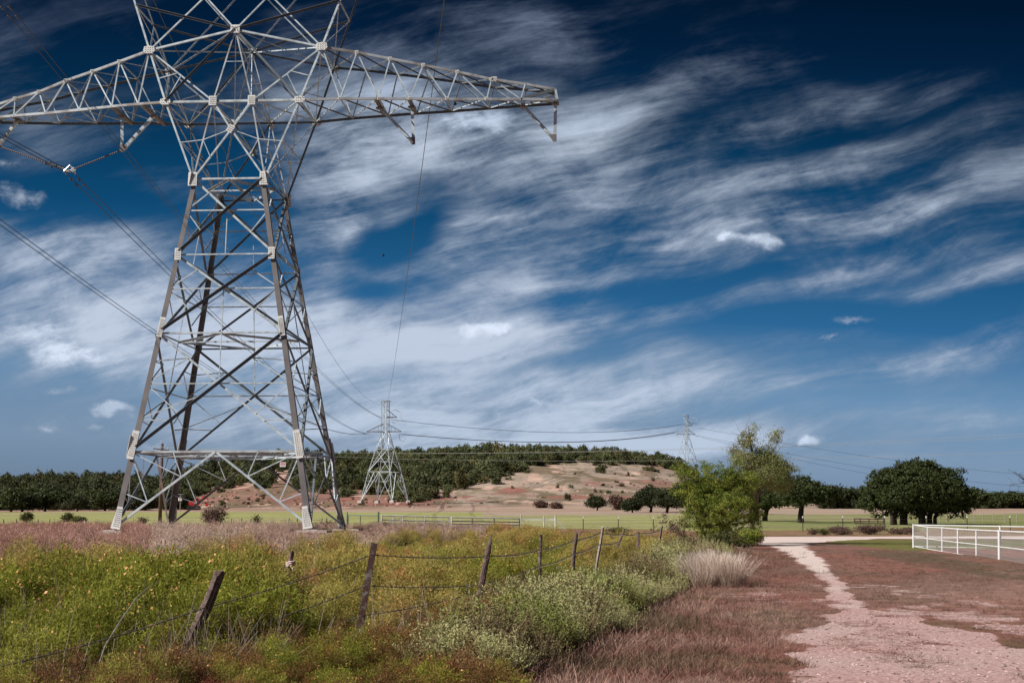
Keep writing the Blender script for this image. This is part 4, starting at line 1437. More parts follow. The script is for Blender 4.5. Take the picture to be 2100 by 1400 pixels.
# ------------------------------------------------------------------ T-post fence beyond the road
tp = None
YT = 142
tposts = []
TP = [(1196, 'seventh'), (1268, ''), (1340, ''), (1646, ''), (1728, ''), (1814, ''), (1899, ''), (1983, ''), (2071, ''), (2150, '')]
TLAB = ['short steel post with white tip, leftmost near the green round bush', 'short steel post with white tip just left of the round bush', 'short steel post with white tip left of the dry stalks',
        'steel post with white tip just right of the tall green tree', 'steel post with white tip above the junction of track and road', 'steel post with white tip midway between the oaks',
        'steel post with white tip under the left side of the big oak', 'steel post with white tip behind the right side of the big oak', 'steel post with white tip above the far rail of the white fence', 'steel post with white tip at the right picture edge']
for k, (px, _) in enumerate(TP):
    b0 = gp(px, YT)
    if tp is None:
        tp = empty('steel_fence_post', b0)
        m = MB(); m.box((0, 0, .55), (.075, .03, 1.35)); m.box((0, .02, .55), (.03, .075, 1.34)); m.build('post', M['post_dark'], tp)
        m = MB(); m.box((0, 0, 1.32), (.09, .05, .20)); m.build('painted_tip', M['sign_w'], tp)
        o = tp
    else:
        o = copy_tree(tp); o.location = b0
    tag(o, TLAB[k], 'fence post', 'white-tipped steel posts beyond the road')
    tposts.append(b0)
for k, h in enumerate((.45, .8, 1.1)):
    m = MB(); o0 = tposts[0]
    m.tube([p - o0 + P(0, 0, h) for p in tposts], .007, 4)
    tag(m.build('fence_wire', M['barb'], loc=o0 + P(0, 0, 0)), ('bottom', 'middle', 'top')[k] + ' wire strung along the white-tipped steel posts', 'wire', 'wires of the roadside fence')
# thin posts of the field fence at the left and right
lp0 = None
ORD = ['first', 'second', 'third', 'fourth', 'fifth', 'sixth', 'seventh', 'eighth', 'ninth', 'tenth', 'eleventh', 'twelfth', 'thirteenth', 'fourteenth', 'fifteenth']
LP = [8, 35, 62, 80, 102, 130, 166, 474, 495, 515, 592, 610, 633, 661, 671]
for k, px in enumerate(LP):
    b0 = gp(px, 150 + (k % 3))
    if lp0 is None:
        lp0 = MB(); lp0.tube([(0, 0, -.2), (.02, 0, 1.15)], .045, 6); o = lp0.build('field_fence_post', M['post_dark'], loc=b0); lp0 = o
    else:
        o = lp0.copy(); COL.objects.link(o); o.location = b0
    o.rotation_euler = (0, random.uniform(-.06, .06), random.uniform(0, 3))
    tag(o, ORD[k] + ' from the left of the thin dark fence posts on the field edge', 'fence post', 'thin posts on the field edge')
wp = lp0.copy(); wp.data = lp0.data.copy(); wp.data.materials[0] = M['sign_w']; COL.objects.link(wp); wp.location = gp(176, 140); wp.rotation_euler = (0, -.12, 0)
tag(wp, 'single white stake leaning in the dry grass left of the near pylon', 'stake')
wp = wp.copy(); COL.objects.link(wp); wp.location = gp(594, 138); wp.rotation_euler = (0, 0, 0)
tag(wp, 'single white stake seen between the near pylon front legs', 'stake')
rp0 = None
for k, px in enumerate([1927, 1942, 1958, 1976, 1998, 2016, 2037, 2060, 2085]):
    b0 = gp(px, 185)
    if rp0 is None:
        m = MB(); m.tube([(0, 0, -.2), (0, 0, 1.15)], .05, 6); rp0 = m.build('pasture_post', M['wood_pale'], loc=b0); o = rp0
    else:
        o = rp0.copy(); COL.objects.link(o); o.location = b0
    tag(o, ORD[k] + ' of the pale pasture fence posts right of the big oak', 'fence post', 'pale posts right of the big oak')

# ------------------------------------------------------------------ pipe gates behind the pylon
def pipe_panel(name, L_px, R_px, Y0, Y1, yt0, yt1, yb0, yb1, nr, verts, label, grp, rad=.05, material='gate', brace=False, cat='gate'):
    a_t, a_b, b_t, b_b = at(L_px, yt0, Y0), at(L_px, yb0, Y0), at(R_px, yt1, Y1), at(R_px, yb1, Y1)
    o0 = a_b.copy()
    root = empty(name, o0)
    tag(root, label, cat, grp)
    for k in range(nr):
        f = (k / (nr - 1)) ** .85
        m = MB(); m.tube([hx(a_t, a_b, f) - o0, hx(b_t, b_b, f) - o0], rad, 6); m.build('rail', M[material], root)
    for t in verts:
        m = MB(); m.tube([hx(a_t, b_t, t) - o0, hx(a_b, b_b, t) - o0], rad * 1.2, 6); m.build('upright', M[material], root)
    if brace:
        m = MB(); m.tube([hx(a_b, b_b, .02) - o0, hx(a_t, b_t, .2) - o0], rad, 6); m.build('brace', M[material], root)
    return root


pipe_panel('pipe_gate', 783, 921, 116, 118, 1056.5, 1060, 1092, 1095, 6, (0, .31, .63, 1), 'silver pipe gate hung from the dark post right of the near pylon', 'pipe gates', brace=True)
pipe_panel('pipe_gate', 926, 1066, 118, 121, 1060.5, 1063, 1090, 1092, 6, (0, .30, .62, 1), 'silver pipe gate half hidden by yellow weeds, right of the first gate', 'pipe gates')
pipe_panel('rail_fence', 714, 774, 122, 120, 1056, 1057, 1085, 1084, 2, (0, .42), 'green grey pipe rail section between the near pylon and the dark gate post', 'pipe rail sections', .035, 'gatepost', cat='fence')
pipe_panel('rail_fence', 1069, 1139, 123, 123, 1064, 1064, 1067, 1067, 2, (0, 1), 'short pipe rail between the pale posts right of the gates', 'pipe rail sections', .03, cat='fence')
pipe_panel('rail_fence', 800, 1060, 134, 136, 1058, 1062, 1083, 1084, 4, (.02, .2, .38, .55, .75, .96), 'second pipe rail fence standing behind the silver gates', 'pipe rail sections', .022, cat='fence')
for (px, yt_, Y, r_, mt, lab) in ((776, 1049, 120, .07, 'gatepost', 'dark green gate post left of the silver gates'), (712, 1050, 122, .05, 'gatepost', 'dark green post just right of the near pylon foot'),
                                 (1069, 1054, 123, .05, 'gate', 'pale post right end of the second gate'), (1115, 1058, 123, .04, 'gate', 'thin pale post with a slanting brace'),
                                 (1139, 1056, 123, .06, 'gate', 'pale end post with a brace to the ground')):
    b0 = gp(px, Y); t0 = at(px, yt_, Y)
    root = empty('gate_post', b0); tag(root, lab, 'gate post', 'posts of the pipe gates')
    m = MB(); m.tube([(0, 0, -.3), (0, 0, t0.z - b0.z)], r_, 8); m.build('post', M[mt], root)
    if px in (1139, 1115):
        m = MB(); m.tube([(0, 0, t0.z - b0.z - .25), ((1.15 if px == 1139 else .95), 0, (0 if px == 1139 else .15))], .035, 6); m.build('brace', M[mt], root)

# a split rail gate by the big oak
pipe_panel('old_rail_gate', 1752, 1812, 178, 178, 1063, 1064, 1072, 1073, 3, (0, .2, .5, .8, 1), 'old dark wooden rail gate left of the big oak trunks', None, .06, 'pole')

# ------------------------------------------------------------------ foliage helpers
def blob_points(blobs_, n_, rg, shell=.45):
    vols = np.array([b[3] * b[4] * b[5] for b in blobs_]) ** .8
    idx = rg.choice(len(blobs_), n_, p=vols / vols.sum())
    B = np.array(blobs_)[idx]
    d = rg.normal(size=(n_, 3)); d /= np.linalg.norm(d, axis=1)[:, None]
    r_ = (shell + (1 - shell) * rg.random(n_)) ** .6
    return B[:, :3] + d * B[:, 3:6] * r_[:, None], d


def leaf_quads(pts, nrm, size, rg, aspect=.6, droop=0.0):
    n_ = len(pts)
    a_ = rg.normal(size=(n_, 3)); a_[:, 2] -= droop
    a_ = a_ - nrm * (a_ * nrm).sum(1)[:, None] * .6
    a_ /= np.linalg.norm(a_, axis=1)[:, None]
    b_ = np.cross(a_, nrm + rg.normal(size=(n_, 3)) * .6); b_ /= np.linalg.norm(b_, axis=1)[:, None] + 1e-9
    s = size * (.6 + .8 * rg.random(n_))[:, None]
    a_, b_ = a_ * s, b_ * s * aspect
    v = np.stack([pts - a_, pts + b_ * .8, pts + a_, pts - b_ * .8], 1).reshape(-1, 3)
    f = np.arange(n_ * 4).reshape(-1, 4)
    return v, f


def crown_mesh(name, blobs_, nclump, per, size, rg, matn, clump_r=None, aspect=.6, shell=.5, droop=0.0):
    """leaf clumps spread over lumpy crown volumes: gaps stay between clumps"""
    c, d = blob_points(blobs_, nclump, rg, shell)
    cr = (clump_r or size * 3) * (.6 + .8 * rg.random(nclump))
    pts = np.repeat(c, per, 0) + rg.normal(size=(nclump * per, 3)) * np.repeat(cr, per)[:, None] * np.array([.55, .55, .38])
    nn = np.repeat(d, per, 0) + rg.normal(size=(nclump * per, 3)) * .7
    nn /= np.linalg.norm(nn, axis=1)[:, None]
    v, f = leaf_quads(pts, nn, size, rg, aspect, droop)
    me_ = np_mesh(name, v, f, 4, [M[matn]])
    return me_


def link(name, me_, parent=None, loc=None):
    o = bpy.data.objects.new(name, me_); COL.objects.link(o)
    if parent is not None: o.parent = parent
    if loc is not None: o.location = loc
    return o


def branches(m, base, tips, r0, rg, n=6, wob=.06):
    for tp_ in tips:
        tp_ = Vector(tp_); b0 = Vector(base)
        mid_ = b0.lerp(tp_, .5) + Vector(rg.normal(size=3)) * (tp_ - b0).length * wob
        m.tube([b0, b0.lerp(mid_, .6), mid_, mid_.lerp(tp_, .55), tp_], [r0, r0 * .8, r0 * .6, r0 * .4, r0 * .15], n)


def make_tree(name, h, w, rg, matn, label, cat, group=None, trunk_h=.25, nblob=9, nclump=260, per=14, size=.16, flat=.7, trunks=1, bark='bark', shell=.5, loc=(0, 0, 0), d=None, low=None):
    root = empty(name, loc)
    tag(root, label, cat, group)
    d = d or w
    bl = []
    low = trunk_h if low is None else low
    for i in range(nblob):
        an = rg.random() * 6.283; rr_ = rg.random() ** .5 * .62
        t = 1 - rr_ ** 2
        zc = h * (low + (1 - low) * (.28 + .40 * t * (.5 + .5 * rg.random())))
        s_ = .26 + .16 * rg.random()
        bl.append((math.cos(an) * rr_ * w / 2, math.sin(an) * rr_ * d / 2, zc, w * s_ * .62, d * s_ * .62, h * (1 - low) * s_ * flat))
    bl.append((0, 0, h * (low + (1 - low) * .55), w * .30, d * .30, h * (1 - low) * .40))
    cm = crown_mesh('crown', bl, nclump, per, size, rg, matn, clump_r=size * 2.6, shell=shell)
    zmax = np.array([v.co.z for v in cm.vertices]).max() if len(cm.vertices) < 200000 else h
    cm.transform(Matrix.Scale(h / zmax, 4, (0, 0, 1)))
    link('crown', cm, root)
    m = MB()
    for k in range(trunks):
        bx = (k - (trunks - 1) / 2) * w * .12
        m.tube([(bx, 0, -.3), (bx * 1.1, 0, h * trunk_h * .5), (bx * 1.3 + .02 * w, 0, h * trunk_h * 1.3)], [w * .045 + .04, w * .034 + .03, w * .028 + .02], 8)
        branches(m, (bx * 1.3 + .02 * w, 0, h * trunk_h * 1.2), [(b[0] * .9, b[1] * .9, b[2]) for b in bl[k::trunks]], w * .022 + .02, rg)
    m.build('trunk', M[bark], root, True)
    return root


# ---- the big live oak right
YO = 172
o0 = gp(1882, YO)
sc_ = YO / FPX
oak = empty('live_oak', o0); tag(oak, 'big dark domed live oak with several trunks right of centre, above the white fence', 'oak tree')
rg = np.random.default_rng(3)
bl = []
def ob(px, py, rx, ry, dy=0.0, dd=None):
    q = at(px, py, YO) - o0
    bl.append((q.x, dy, q.z, rx * sc_, (dd or rx) * sc_, ry * sc_))
for a_ in [(1885, 975, 55, 28), (1835, 990, 42, 28), (1930, 985, 44, 28), (1800, 1012, 32, 26), (1960, 1012, 32, 30), (1860, 1008, 48, 30), (1910, 1010, 46, 30), (1790, 1035, 22, 14), (1975, 1035, 20, 20),
           (1830, 1030, 38, 18), (1940, 1028, 36, 18), (1885, 960, 38, 16), (1890, 1025, 60, 18), (1812, 985, 36, 24), (1850, 962, 34, 18), (1800, 1050, 18, 12), (1865, 1040, 30, 12), (1925, 1042, 30, 12), (1970, 1050, 16, 12), (1838, 1052, 24, 9), (1905, 1054, 26, 8), (1945, 1050, 26, 10), (1872, 1054, 20, 8)]:
    ob(*a_)
for a_ in [(1885, 985, 50, 28, 4), (1840, 1000, 45, 28, 3.5), (1935, 1000, 45, 28, 3.5), (1870, 990, 45, 28, -3.5), (1920, 1005, 40, 26, -3.5), (1820, 1015, 34, 22, -3)]: ob(*a_[:4], dy=a_[4])
bl += [(0, 0, 4.4, 5.0, 4.2, 2.6), (0, 0, 3.2, 6.1, 4.8, 1.8), (-4.2, 0, 2.6, 1.9, 2, 1.2), (4.4, 0, 2.7, 1.8, 2, 1.4), (2.4, -2, 2.5, 2.2, 2, 1.2)]
for _ in range(46):
    b = bl[rg.integers(0, 14)]; an_ = rg.random() * 6.283; el_ = rg.random() * 1.6 - .35
    bl.append((b[0] + math.cos(an_) * math.cos(el_) * b[3] * .95, b[1] + math.sin(an_) * math.cos(el_) * b[4] * .9, b[2] + math.sin(el_) * b[5] * .95, .75, .75, .5))
cm = crown_mesh('crown', bl, 4200, 20, .13, rg, 'oak', clump_r=.30, shell=.62)
link('crown', cm, oak)
m = MB()
for (px, w_, lean) in ((1826, 2.6, -8), (1836, 2.4, 0), (1848, 2.0, 6), (1858, 3.4, 2), (1884, 2.6, -6), (1896, 4.0, 0), (1910, 3.2, 8), (1922, 2.4, 14)):
    q = at(px, 1070, YO) - o0; t_ = at(px + lean, 1028, YO) - o0
    yy = random.uniform(-1, 1)
    m.tube([(q.x, yy, -.4), (q.x * .98 + t_.x * .02, yy, .8), (t_.x, yy, t_.z)], [w_ * .11, w_ * .09, w_ * .07], 8)
    branches(m, (t_.x, yy, t_.z * .95), [(t_.x + random.uniform(-2, 2), random.uniform(-2, 2), t_.z + 2.2) for _ in range(3)], w_ * .05, rg)
m.build('trunk', M['bark'], oak, True)
for q in range(2):   # darker interior foliage low between the trunks
    pass

# ---- dark oak behind the mesquite
rg = np.random.default_rng(5)
t_ = make_tree('oak_tree', 6.1, 9.4, rg, 'oak', 'dark round oak with a single trunk, right of the tall green mesquite', 'oak tree', None, .28, 12, 900, 18, .16, .8, 1, loc=gp(1642, 190), low=.22)
t_ = make_tree('oak_tree', 5.4, 9.0, rg, 'oak', 'dark oak mostly hidden behind the tall green mesquite', 'oak tree', None, .22, 12, 900, 16, .16, .8, 2, loc=gp(1560, 205), low=.15)
for (px, Y, h, w, lab) in ((1335, 330, 6.2, 8.0, 'dark juniper-like tree left of the green mesquite, biggest of the slope foot group'), (1368, 320, 5.6, 8.5, 'dark tree overlapping the left edge of the green mesquite'),
                           (1297, 325, 3.4, 4.2, 'small dark tree with open trunk, second from left at the foot of the bare slope'), (1225, 400, 4.2, 5.6, 'small round dark tree standing alone at the foot of the bare slope'),
                           (1410, 300, 6.6, 9, 'dark tree behind the lower left of the green mesquite'), (1465, 290, 7, 9, 'dark tree behind the middle of the green mesquite'), (1510, 290, 7.2, 9, 'dark tree behind the right of the green mesquite')):
    make_tree('dark_tree', h, w, rg, 'oak2', lab, 'tree', 'dark trees at the foot of the bare slope', .12, 11, 520, 14, .20, .8, 1, loc=gp(px, Y), low=.0)

# ---- green mesquite (near) and the tall sparse one behind it
rg = np.random.default_rng(8)
YM = 90
mq = empty('mesquite_tree', gp(1448, YM)); tag(mq, 'bright green feathery mesquite tree leaning over the track, biggest plant in the middle distance', 'mesquite tree')
o0 = mq.location.copy(); sc_ = YM / FPX; bl = []
def mb_(px, py, rx, ry, dy=0.0):
    q = at(px, py, YM) - o0; bl.append((q.x, dy, q.z, rx * sc_, rx * sc_ * .9, ry * sc_))
for a_ in [(1430, 985, 42, 32), (1475, 975, 42, 30), (1400, 965, 26, 18), (1510, 1010, 40, 40), (1455, 1025, 55, 35), (1420, 1060, 32, 30), (1480, 1065, 45, 30), (1530, 1045, 28, 32), (1545, 1080, 16, 20),
           (1462, 1095, 42, 20), (1500, 1100, 36, 22), (1535, 1100, 28, 18), (1550, 1050, 22, 24), (1430, 1020, 35, 30), (1490, 985, 30, 25), (1440, 950, 16, 14), (1535, 985, 26, 22), (1390, 1005, 18, 22)]: mb_(*a_)
for a_ in [(1450, 1000, 45, 35, 1.2), (1490, 1040, 45, 35, -1.2), (1460, 1060, 40, 35, 1)]: mb_(*a_[:4], dy=a_[4])
link('crown', crown_mesh('crown', bl, 1900, 34, .06, rg, 'mesq', clump_r=.19, aspect=.32, shell=.2, droop=.5), mq)
m = MB()
for tp_ in bl[:14]:
    branches(m, (.2, 0, .1), [(tp_[0], tp_[1], tp_[2] + tp_[5] * .5)], .075, rg, 5, .10)
for _ in range(26):
    b = bl[rg.integers(0, 14)]
    branches(m, (b[0] * .6, b[1], b[2] * .7), [(b[0] + rg.normal() * b[3], b[1] + rg.normal() * .4, b[2] + b[5] * (1.0 + .4 * rg.random()))], .022, rg, 4, .1)
m.build('trunk', M['bark'], mq)
YS = 98
ms_ = empty('sparse_tree', gp(1522, YS)); tag(ms_, 'tall sparse half bare tree with pale twigs rising behind the green mesquite', 'tree')
o0 = ms_.location.copy(); sc_ = YS / FPX; bl = []
def sb_(px, py, rx, ry): 
    q = at(px, py, YS) - o0; bl.append((q.x, rg.normal() * .4, q.z, rx * sc_, rx * sc_, ry * sc_))
for a_ in [(1530, 905, 20, 22), (1525, 945, 34, 22), (1565, 935, 30, 28), (1590, 895, 14, 14), (1585, 950, 32, 24), (1548, 880, 8, 12), (1505, 925, 12, 12), (1610, 960, 20, 18), (1560, 975, 55, 28), (1520, 985, 35, 28), (1600, 990, 32, 24), (1635, 962, 7, 6), (1603, 884, 9, 5)]: sb_(*a_)
link('crown', crown_mesh('crown', bl, 1900, 17, .065, rg, 'mesq_dry', clump_r=.26, aspect=.38, shell=.15, droop=.3), ms_)
m = MB()
stem = [Vector((.3, 0, -.2)), at(1553, 1020, YS) - o0, at(1548, 960, YS) - o0, at(1538, 900, YS) - o0, at(1534, 872, YS) - o0]
m.tube(stem, [.16, .12, .09, .05, .015], 7)
for tx, ty, b0 in ((1510, 925, 1), (1500, 905, 2), (1590, 885, 1), (1608, 882, 2), (1612, 955, 1), (1635, 962, 1), (1575, 905, 2), (1550, 885, 3), (1520, 890, 3), (1495, 935, 1), (1530, 880, 3), (1560, 910, 2), (1586, 930, 1), (1518, 945, 2), (1600, 915, 1)):
    s0 = stem[b0]; e0 = at(tx, ty, YS) - o0 + P(0, rg.normal() * .4, 0)
    branches(m, s0, [e0], .05, rg, 5, .09)
    for _ in range(5):
        q = Vector(s0).lerp(e0, .4 + .6 * rg.random()); branches(m, q, [q + Vector(rg.normal(size=3)) * .45 + P(0, 0, .3)], .014, rg, 3, .1)
m.build('trunk', M['bark_pale'], ms_)

# bare twigs at the right edge
bt = empty('bare_tree', gp(2165, 95)); tag(bt, 'leafless dark twigs of a tree reaching in at the right picture edge', 'bare tree')
o0 = bt.location.copy(); m = MB()
tr_ = [Vector((0, 0, -.2)), at(2160, 1040, 95) - o0, at(2130, 1000, 95) - o0]
m.tube(tr_, [.16, .12, .08], 7)
for tx, ty in ((2068, 995), (2066, 960), (2082, 968), (2096, 1015), (2110, 950), (2140, 940), (2160, 950), (2090, 985)):
    e0 = at(tx, ty, 95) - o0; branches(m, tr_[2], [e0], .035, rg, 4, .10)
    for _ in range(7):
        q = tr_[2].lerp(e0, .45 + .5 * rg.random()); branches(m, q, [q + Vector(rg.normal(size=3)) * .30], .010, rg, 3, .12)
m.build('trunk', M['bark'], bt)

# ---- shrubs and small bushes (each its own thing)
def bush(px, Y, h, w, matn, label, group=None, nclump=160, per=12, size=.07, name='bush', asp=.5, twig=True, cat='bush', bark='bark'):
    root = empty(name, gp(px, Y)); tag(root, label, cat, group)
    bl = []
    for i in range(7):
        an, rr_ = rg.random() * 6.28, rg.random() ** .5 * .5
        bl.append((math.cos(an) * rr_ * w / 2, math.sin(an) * rr_ * w / 2, h * (.30 + .3 * rg.random()), w * .28, w * .28, h * .32))
    link('foliage', crown_mesh('foliage', bl, nclump, per, size, rg, matn, clump_r=size * 3, aspect=asp, shell=.2), root)
    m = MB()
    for _ in range(12):
        branches(m, (rg.normal() * w * .05, rg.normal() * w * .05, -.05), [(rg.normal() * w * .25, rg.normal() * w * .25, h * (.7 + .35 * rg.random()))], .02, rg, 4, .1)
    m.build('stem', M[bark], root)
    return root


bush(441, 105, 1.75, 2.0, 'brush', 'round dark reddish bush between the legs of the near pylon', nclump=360, size=.055)
bush(525, 110, 1.3, .9, 'brush_g', 'small leafy sapling right of the reddish bush under the near pylon', nclump=50, size=.07)
bush(1274, 118, .9, 1.9, 'brush_g', 'low round green bush right of the gates in front of the field', nclump=200, size=.06)
bush(1250, 118, .8, 1.4, 'brush', 'low brown brush left of the round green bush', nclump=140, size=.06)
bush(872, 128, 1.0, 3.4, 'brush', 'dark red brush heap seen through the first silver gate', nclump=420, size=.06)
bush(55, 210, 1.5, 1.9, 'brush_g', 'dark bush in the green field near the left edge', nclump=150, size=.12)
bush(140, 215, 1.3, 1.7, 'brush_g', 'rounded bush in the green field, middle of three at left', nclump=150, size=.12)
bush(163, 212, .8, 2.4, 'brush_g', 'flat spreading bush in the green field, third from the left edge', nclump=150, size=.12)
bush(246, 300, 1.0, 2.0, 'brush_g', 'small bush at the tan edge of the field behind the left front leg', nclump=80, size=.14)
bush(292, 195, 1.0, .8, 'brush_g', 'spiky little plant in the green field inside the near pylon', nclump=40, size=.12)
bush(1265, 410, 4.5, 6, 'brush', 'grey brown leafless looking bush on the bare slope', nclump=240, size=.25)
bush(1110, 430, 2.2, 4, 'brush', 'brown bush low on the bare slope, left one of the pair', nclump=200, size=.25)
bush(1142, 425, 1.7, 3, 'brush', 'small brown bush low on the bare slope, right one of the pair', nclump=160, size=.25)
bush(1725, 133, .85, 2.6, 'brush', 'red brown brush pile at the roadside under the white-tipped posts', nclump=260, size=.06)
bush(1790, 134, .95, 3.4, 'brush', 'largest red brown tangle at the roadside left of the big oak', nclump=360, size=.06)
bush(1690, 132, .6, 1.2, 'brush_g', 'small round green tuft at the roadside', nclump=110, size=.05)
bush(1668, 133, .6, 1.4, 'brush', 'low brown tuft at the left end of the roadside brush', nclump=110, size=.05)
bush(1850, 134, .7, 3.5, 'brush', 'low red brown brush just left of the white fence corner', nclump=240, size=.06)
bush(1480, 78, 1.1, 2.4, 'brush_g', 'green weeds at the foot of the mesquite tree', nclump=300, size=.06)
bush(1535, 82, 1.2, 2.0, 'mesq', 'bright green weeds right of the mesquite trunk', nclump=300, size=.06)
bush(1405, 62, 1.0, 1.6, 'brush_g', 'small dark green shrub in front of the mesquite', nclump=220, size=.05)
bush(1375, 72, 2.1, 2.0, 'brush', 'thin reddish dry stalks left of the mesquite tree', nclump=90, size=.05, bark='bark_pale')
bush(20, 128, .9, 2.2, 'brush', 'dark brush on the field edge at the left picture edge', nclump=160, size=.06)
bush(125, 125, .9, 2.6, 'brush', 'dark low brush on the field edge left of the near pylon', nclump=220, size=.06)
bush(205, 122, 1.1, 1.2, 'brush_g', 'leggy dark weed beside the left front leg', nclump=80, size=.06)
bush(275, 122, 1.0, 1.6, 'brush', 'small dark shrub with a square outline behind the left legs', nclump=120, size=.06)
bush(620, 122, .9, 2.4, 'brush', 'low brown brush just left of the right front leg', nclump=220, size=.06)
bush(672, 118, .9, 2.4, 'brush', 'low brown brush between the two right legs', nclump=220, size=.06)
bush(745, 128, .8, 2.4, 'brush', 'low brown brush behind the green grey rails', nclump=200, size=.06)

# ---- front rows of separate trees on the left and the treelines
rg = np.random.default_rng(12)
protoT = []
def proto_tree(seed, h, w, matn, nclump=230, per=12, size=.34, trunk_h=.14, low=.02):
    r2 = np.random.default_rng(seed)
    t = make_tree('field_tree', h, w, r2, matn, 'x', 'tree', 'x', trunk_h, 9, nclump, per, size, .85, 1, low=low)
    return t
for k in range(4):
    protoT.append(proto_tree(40 + k, 5.0, 7.0, 'oak' if k % 2 else 'oak2', size=.28, nclump=330))
used = set()
def place_tree(px, Y, h, w, label, group):
    k = len(used) if len(used) < 4 else int(rg.integers(0, 4))
    if k in used: t = copy_tree(protoT[k])
    else: t = protoT[k]; used.add(k)
    t.location = gp(px, Y); t.scale = (w / 7, w / 7, h / 5 * .92); t.rotation_euler = (0, 0, float(rg.random() * 6.28))
    tag(t, label, 'tree', group)
LF = [(-35, 405, 8, 12, 'big dark oak cut by the left picture edge'), (22, 400, 7.2, 9, 'dark oak nearest the left edge in the row below the wooded hill'), (45, 408, 6.4, 8.5, 'dark oak touching the leftmost one in the row'),
      (92, 415, 6.6, 9.0, 'spreading dark oak with a visible trunk, third in the left row'), (158, 410, 5.2, 6.3, 'compact rounded oak standing clear in the left row'),
      (215, 420, 6.2, 9.0, 'dark oak with two thin trunks left of the near pylon'), (255, 425, 6.0, 8.0, 'dark oak seen behind the left front leg of the near pylon'),
      (298, 420, 5.8, 8.5, 'dark oak seen inside the left side of the near pylon'), (120, 450, 6, 8, 'dark tree filling the gap behind the compact oak'), (345, 455, 6.4, 9, 'dark tree behind the wooden utility pole'),
      (376, 430, 5.6, 6, 'dark tree behind the transformer pole'), (185, 455, 6, 9, 'dark tree behind and right of the compact oak'), (60, 455, 7, 10, 'dark tree behind the spreading oak')]
for q in LF: place_tree(*q, 'dark oaks below the wooded hill at left')
RT = []
names_r = ['treeline tree right of the single-trunk oak', 'treeline tree with open top right of the single-trunk oak', 'treeline tree left of the big oak', 'treeline tree touching the big oak at its left',
           'treeline tree just right of the big oak', 'low treeline tree right of the big oak', 'rounded low treeline tree above the white fence', 'treeline tree near the right picture edge', 'rightmost treeline tree in the picture',
           'treeline tree behind the big oak crown edge', 'treeline tree over the pink field strip', 'short treeline tree above the pasture posts']
for k, (px, Y, h, w) in enumerate([(1705, 430, 7.5, 9), (1728, 440, 7.8, 10), (1752, 450, 7.0, 9), (1775, 440, 7.4, 9), (2005, 420, 6.4, 10), (2030, 430, 4.8, 9), (2058, 425, 5.0, 9), (2085, 430, 5.6, 10), (2125, 425, 5.4, 10),
                                    (1985, 450, 7, 11), (1690, 455, 7, 10), (2045, 450, 5.5, 10)]):
    place_tree(px, Y, h, w, names_r[k], 'trees of the far right treeline')

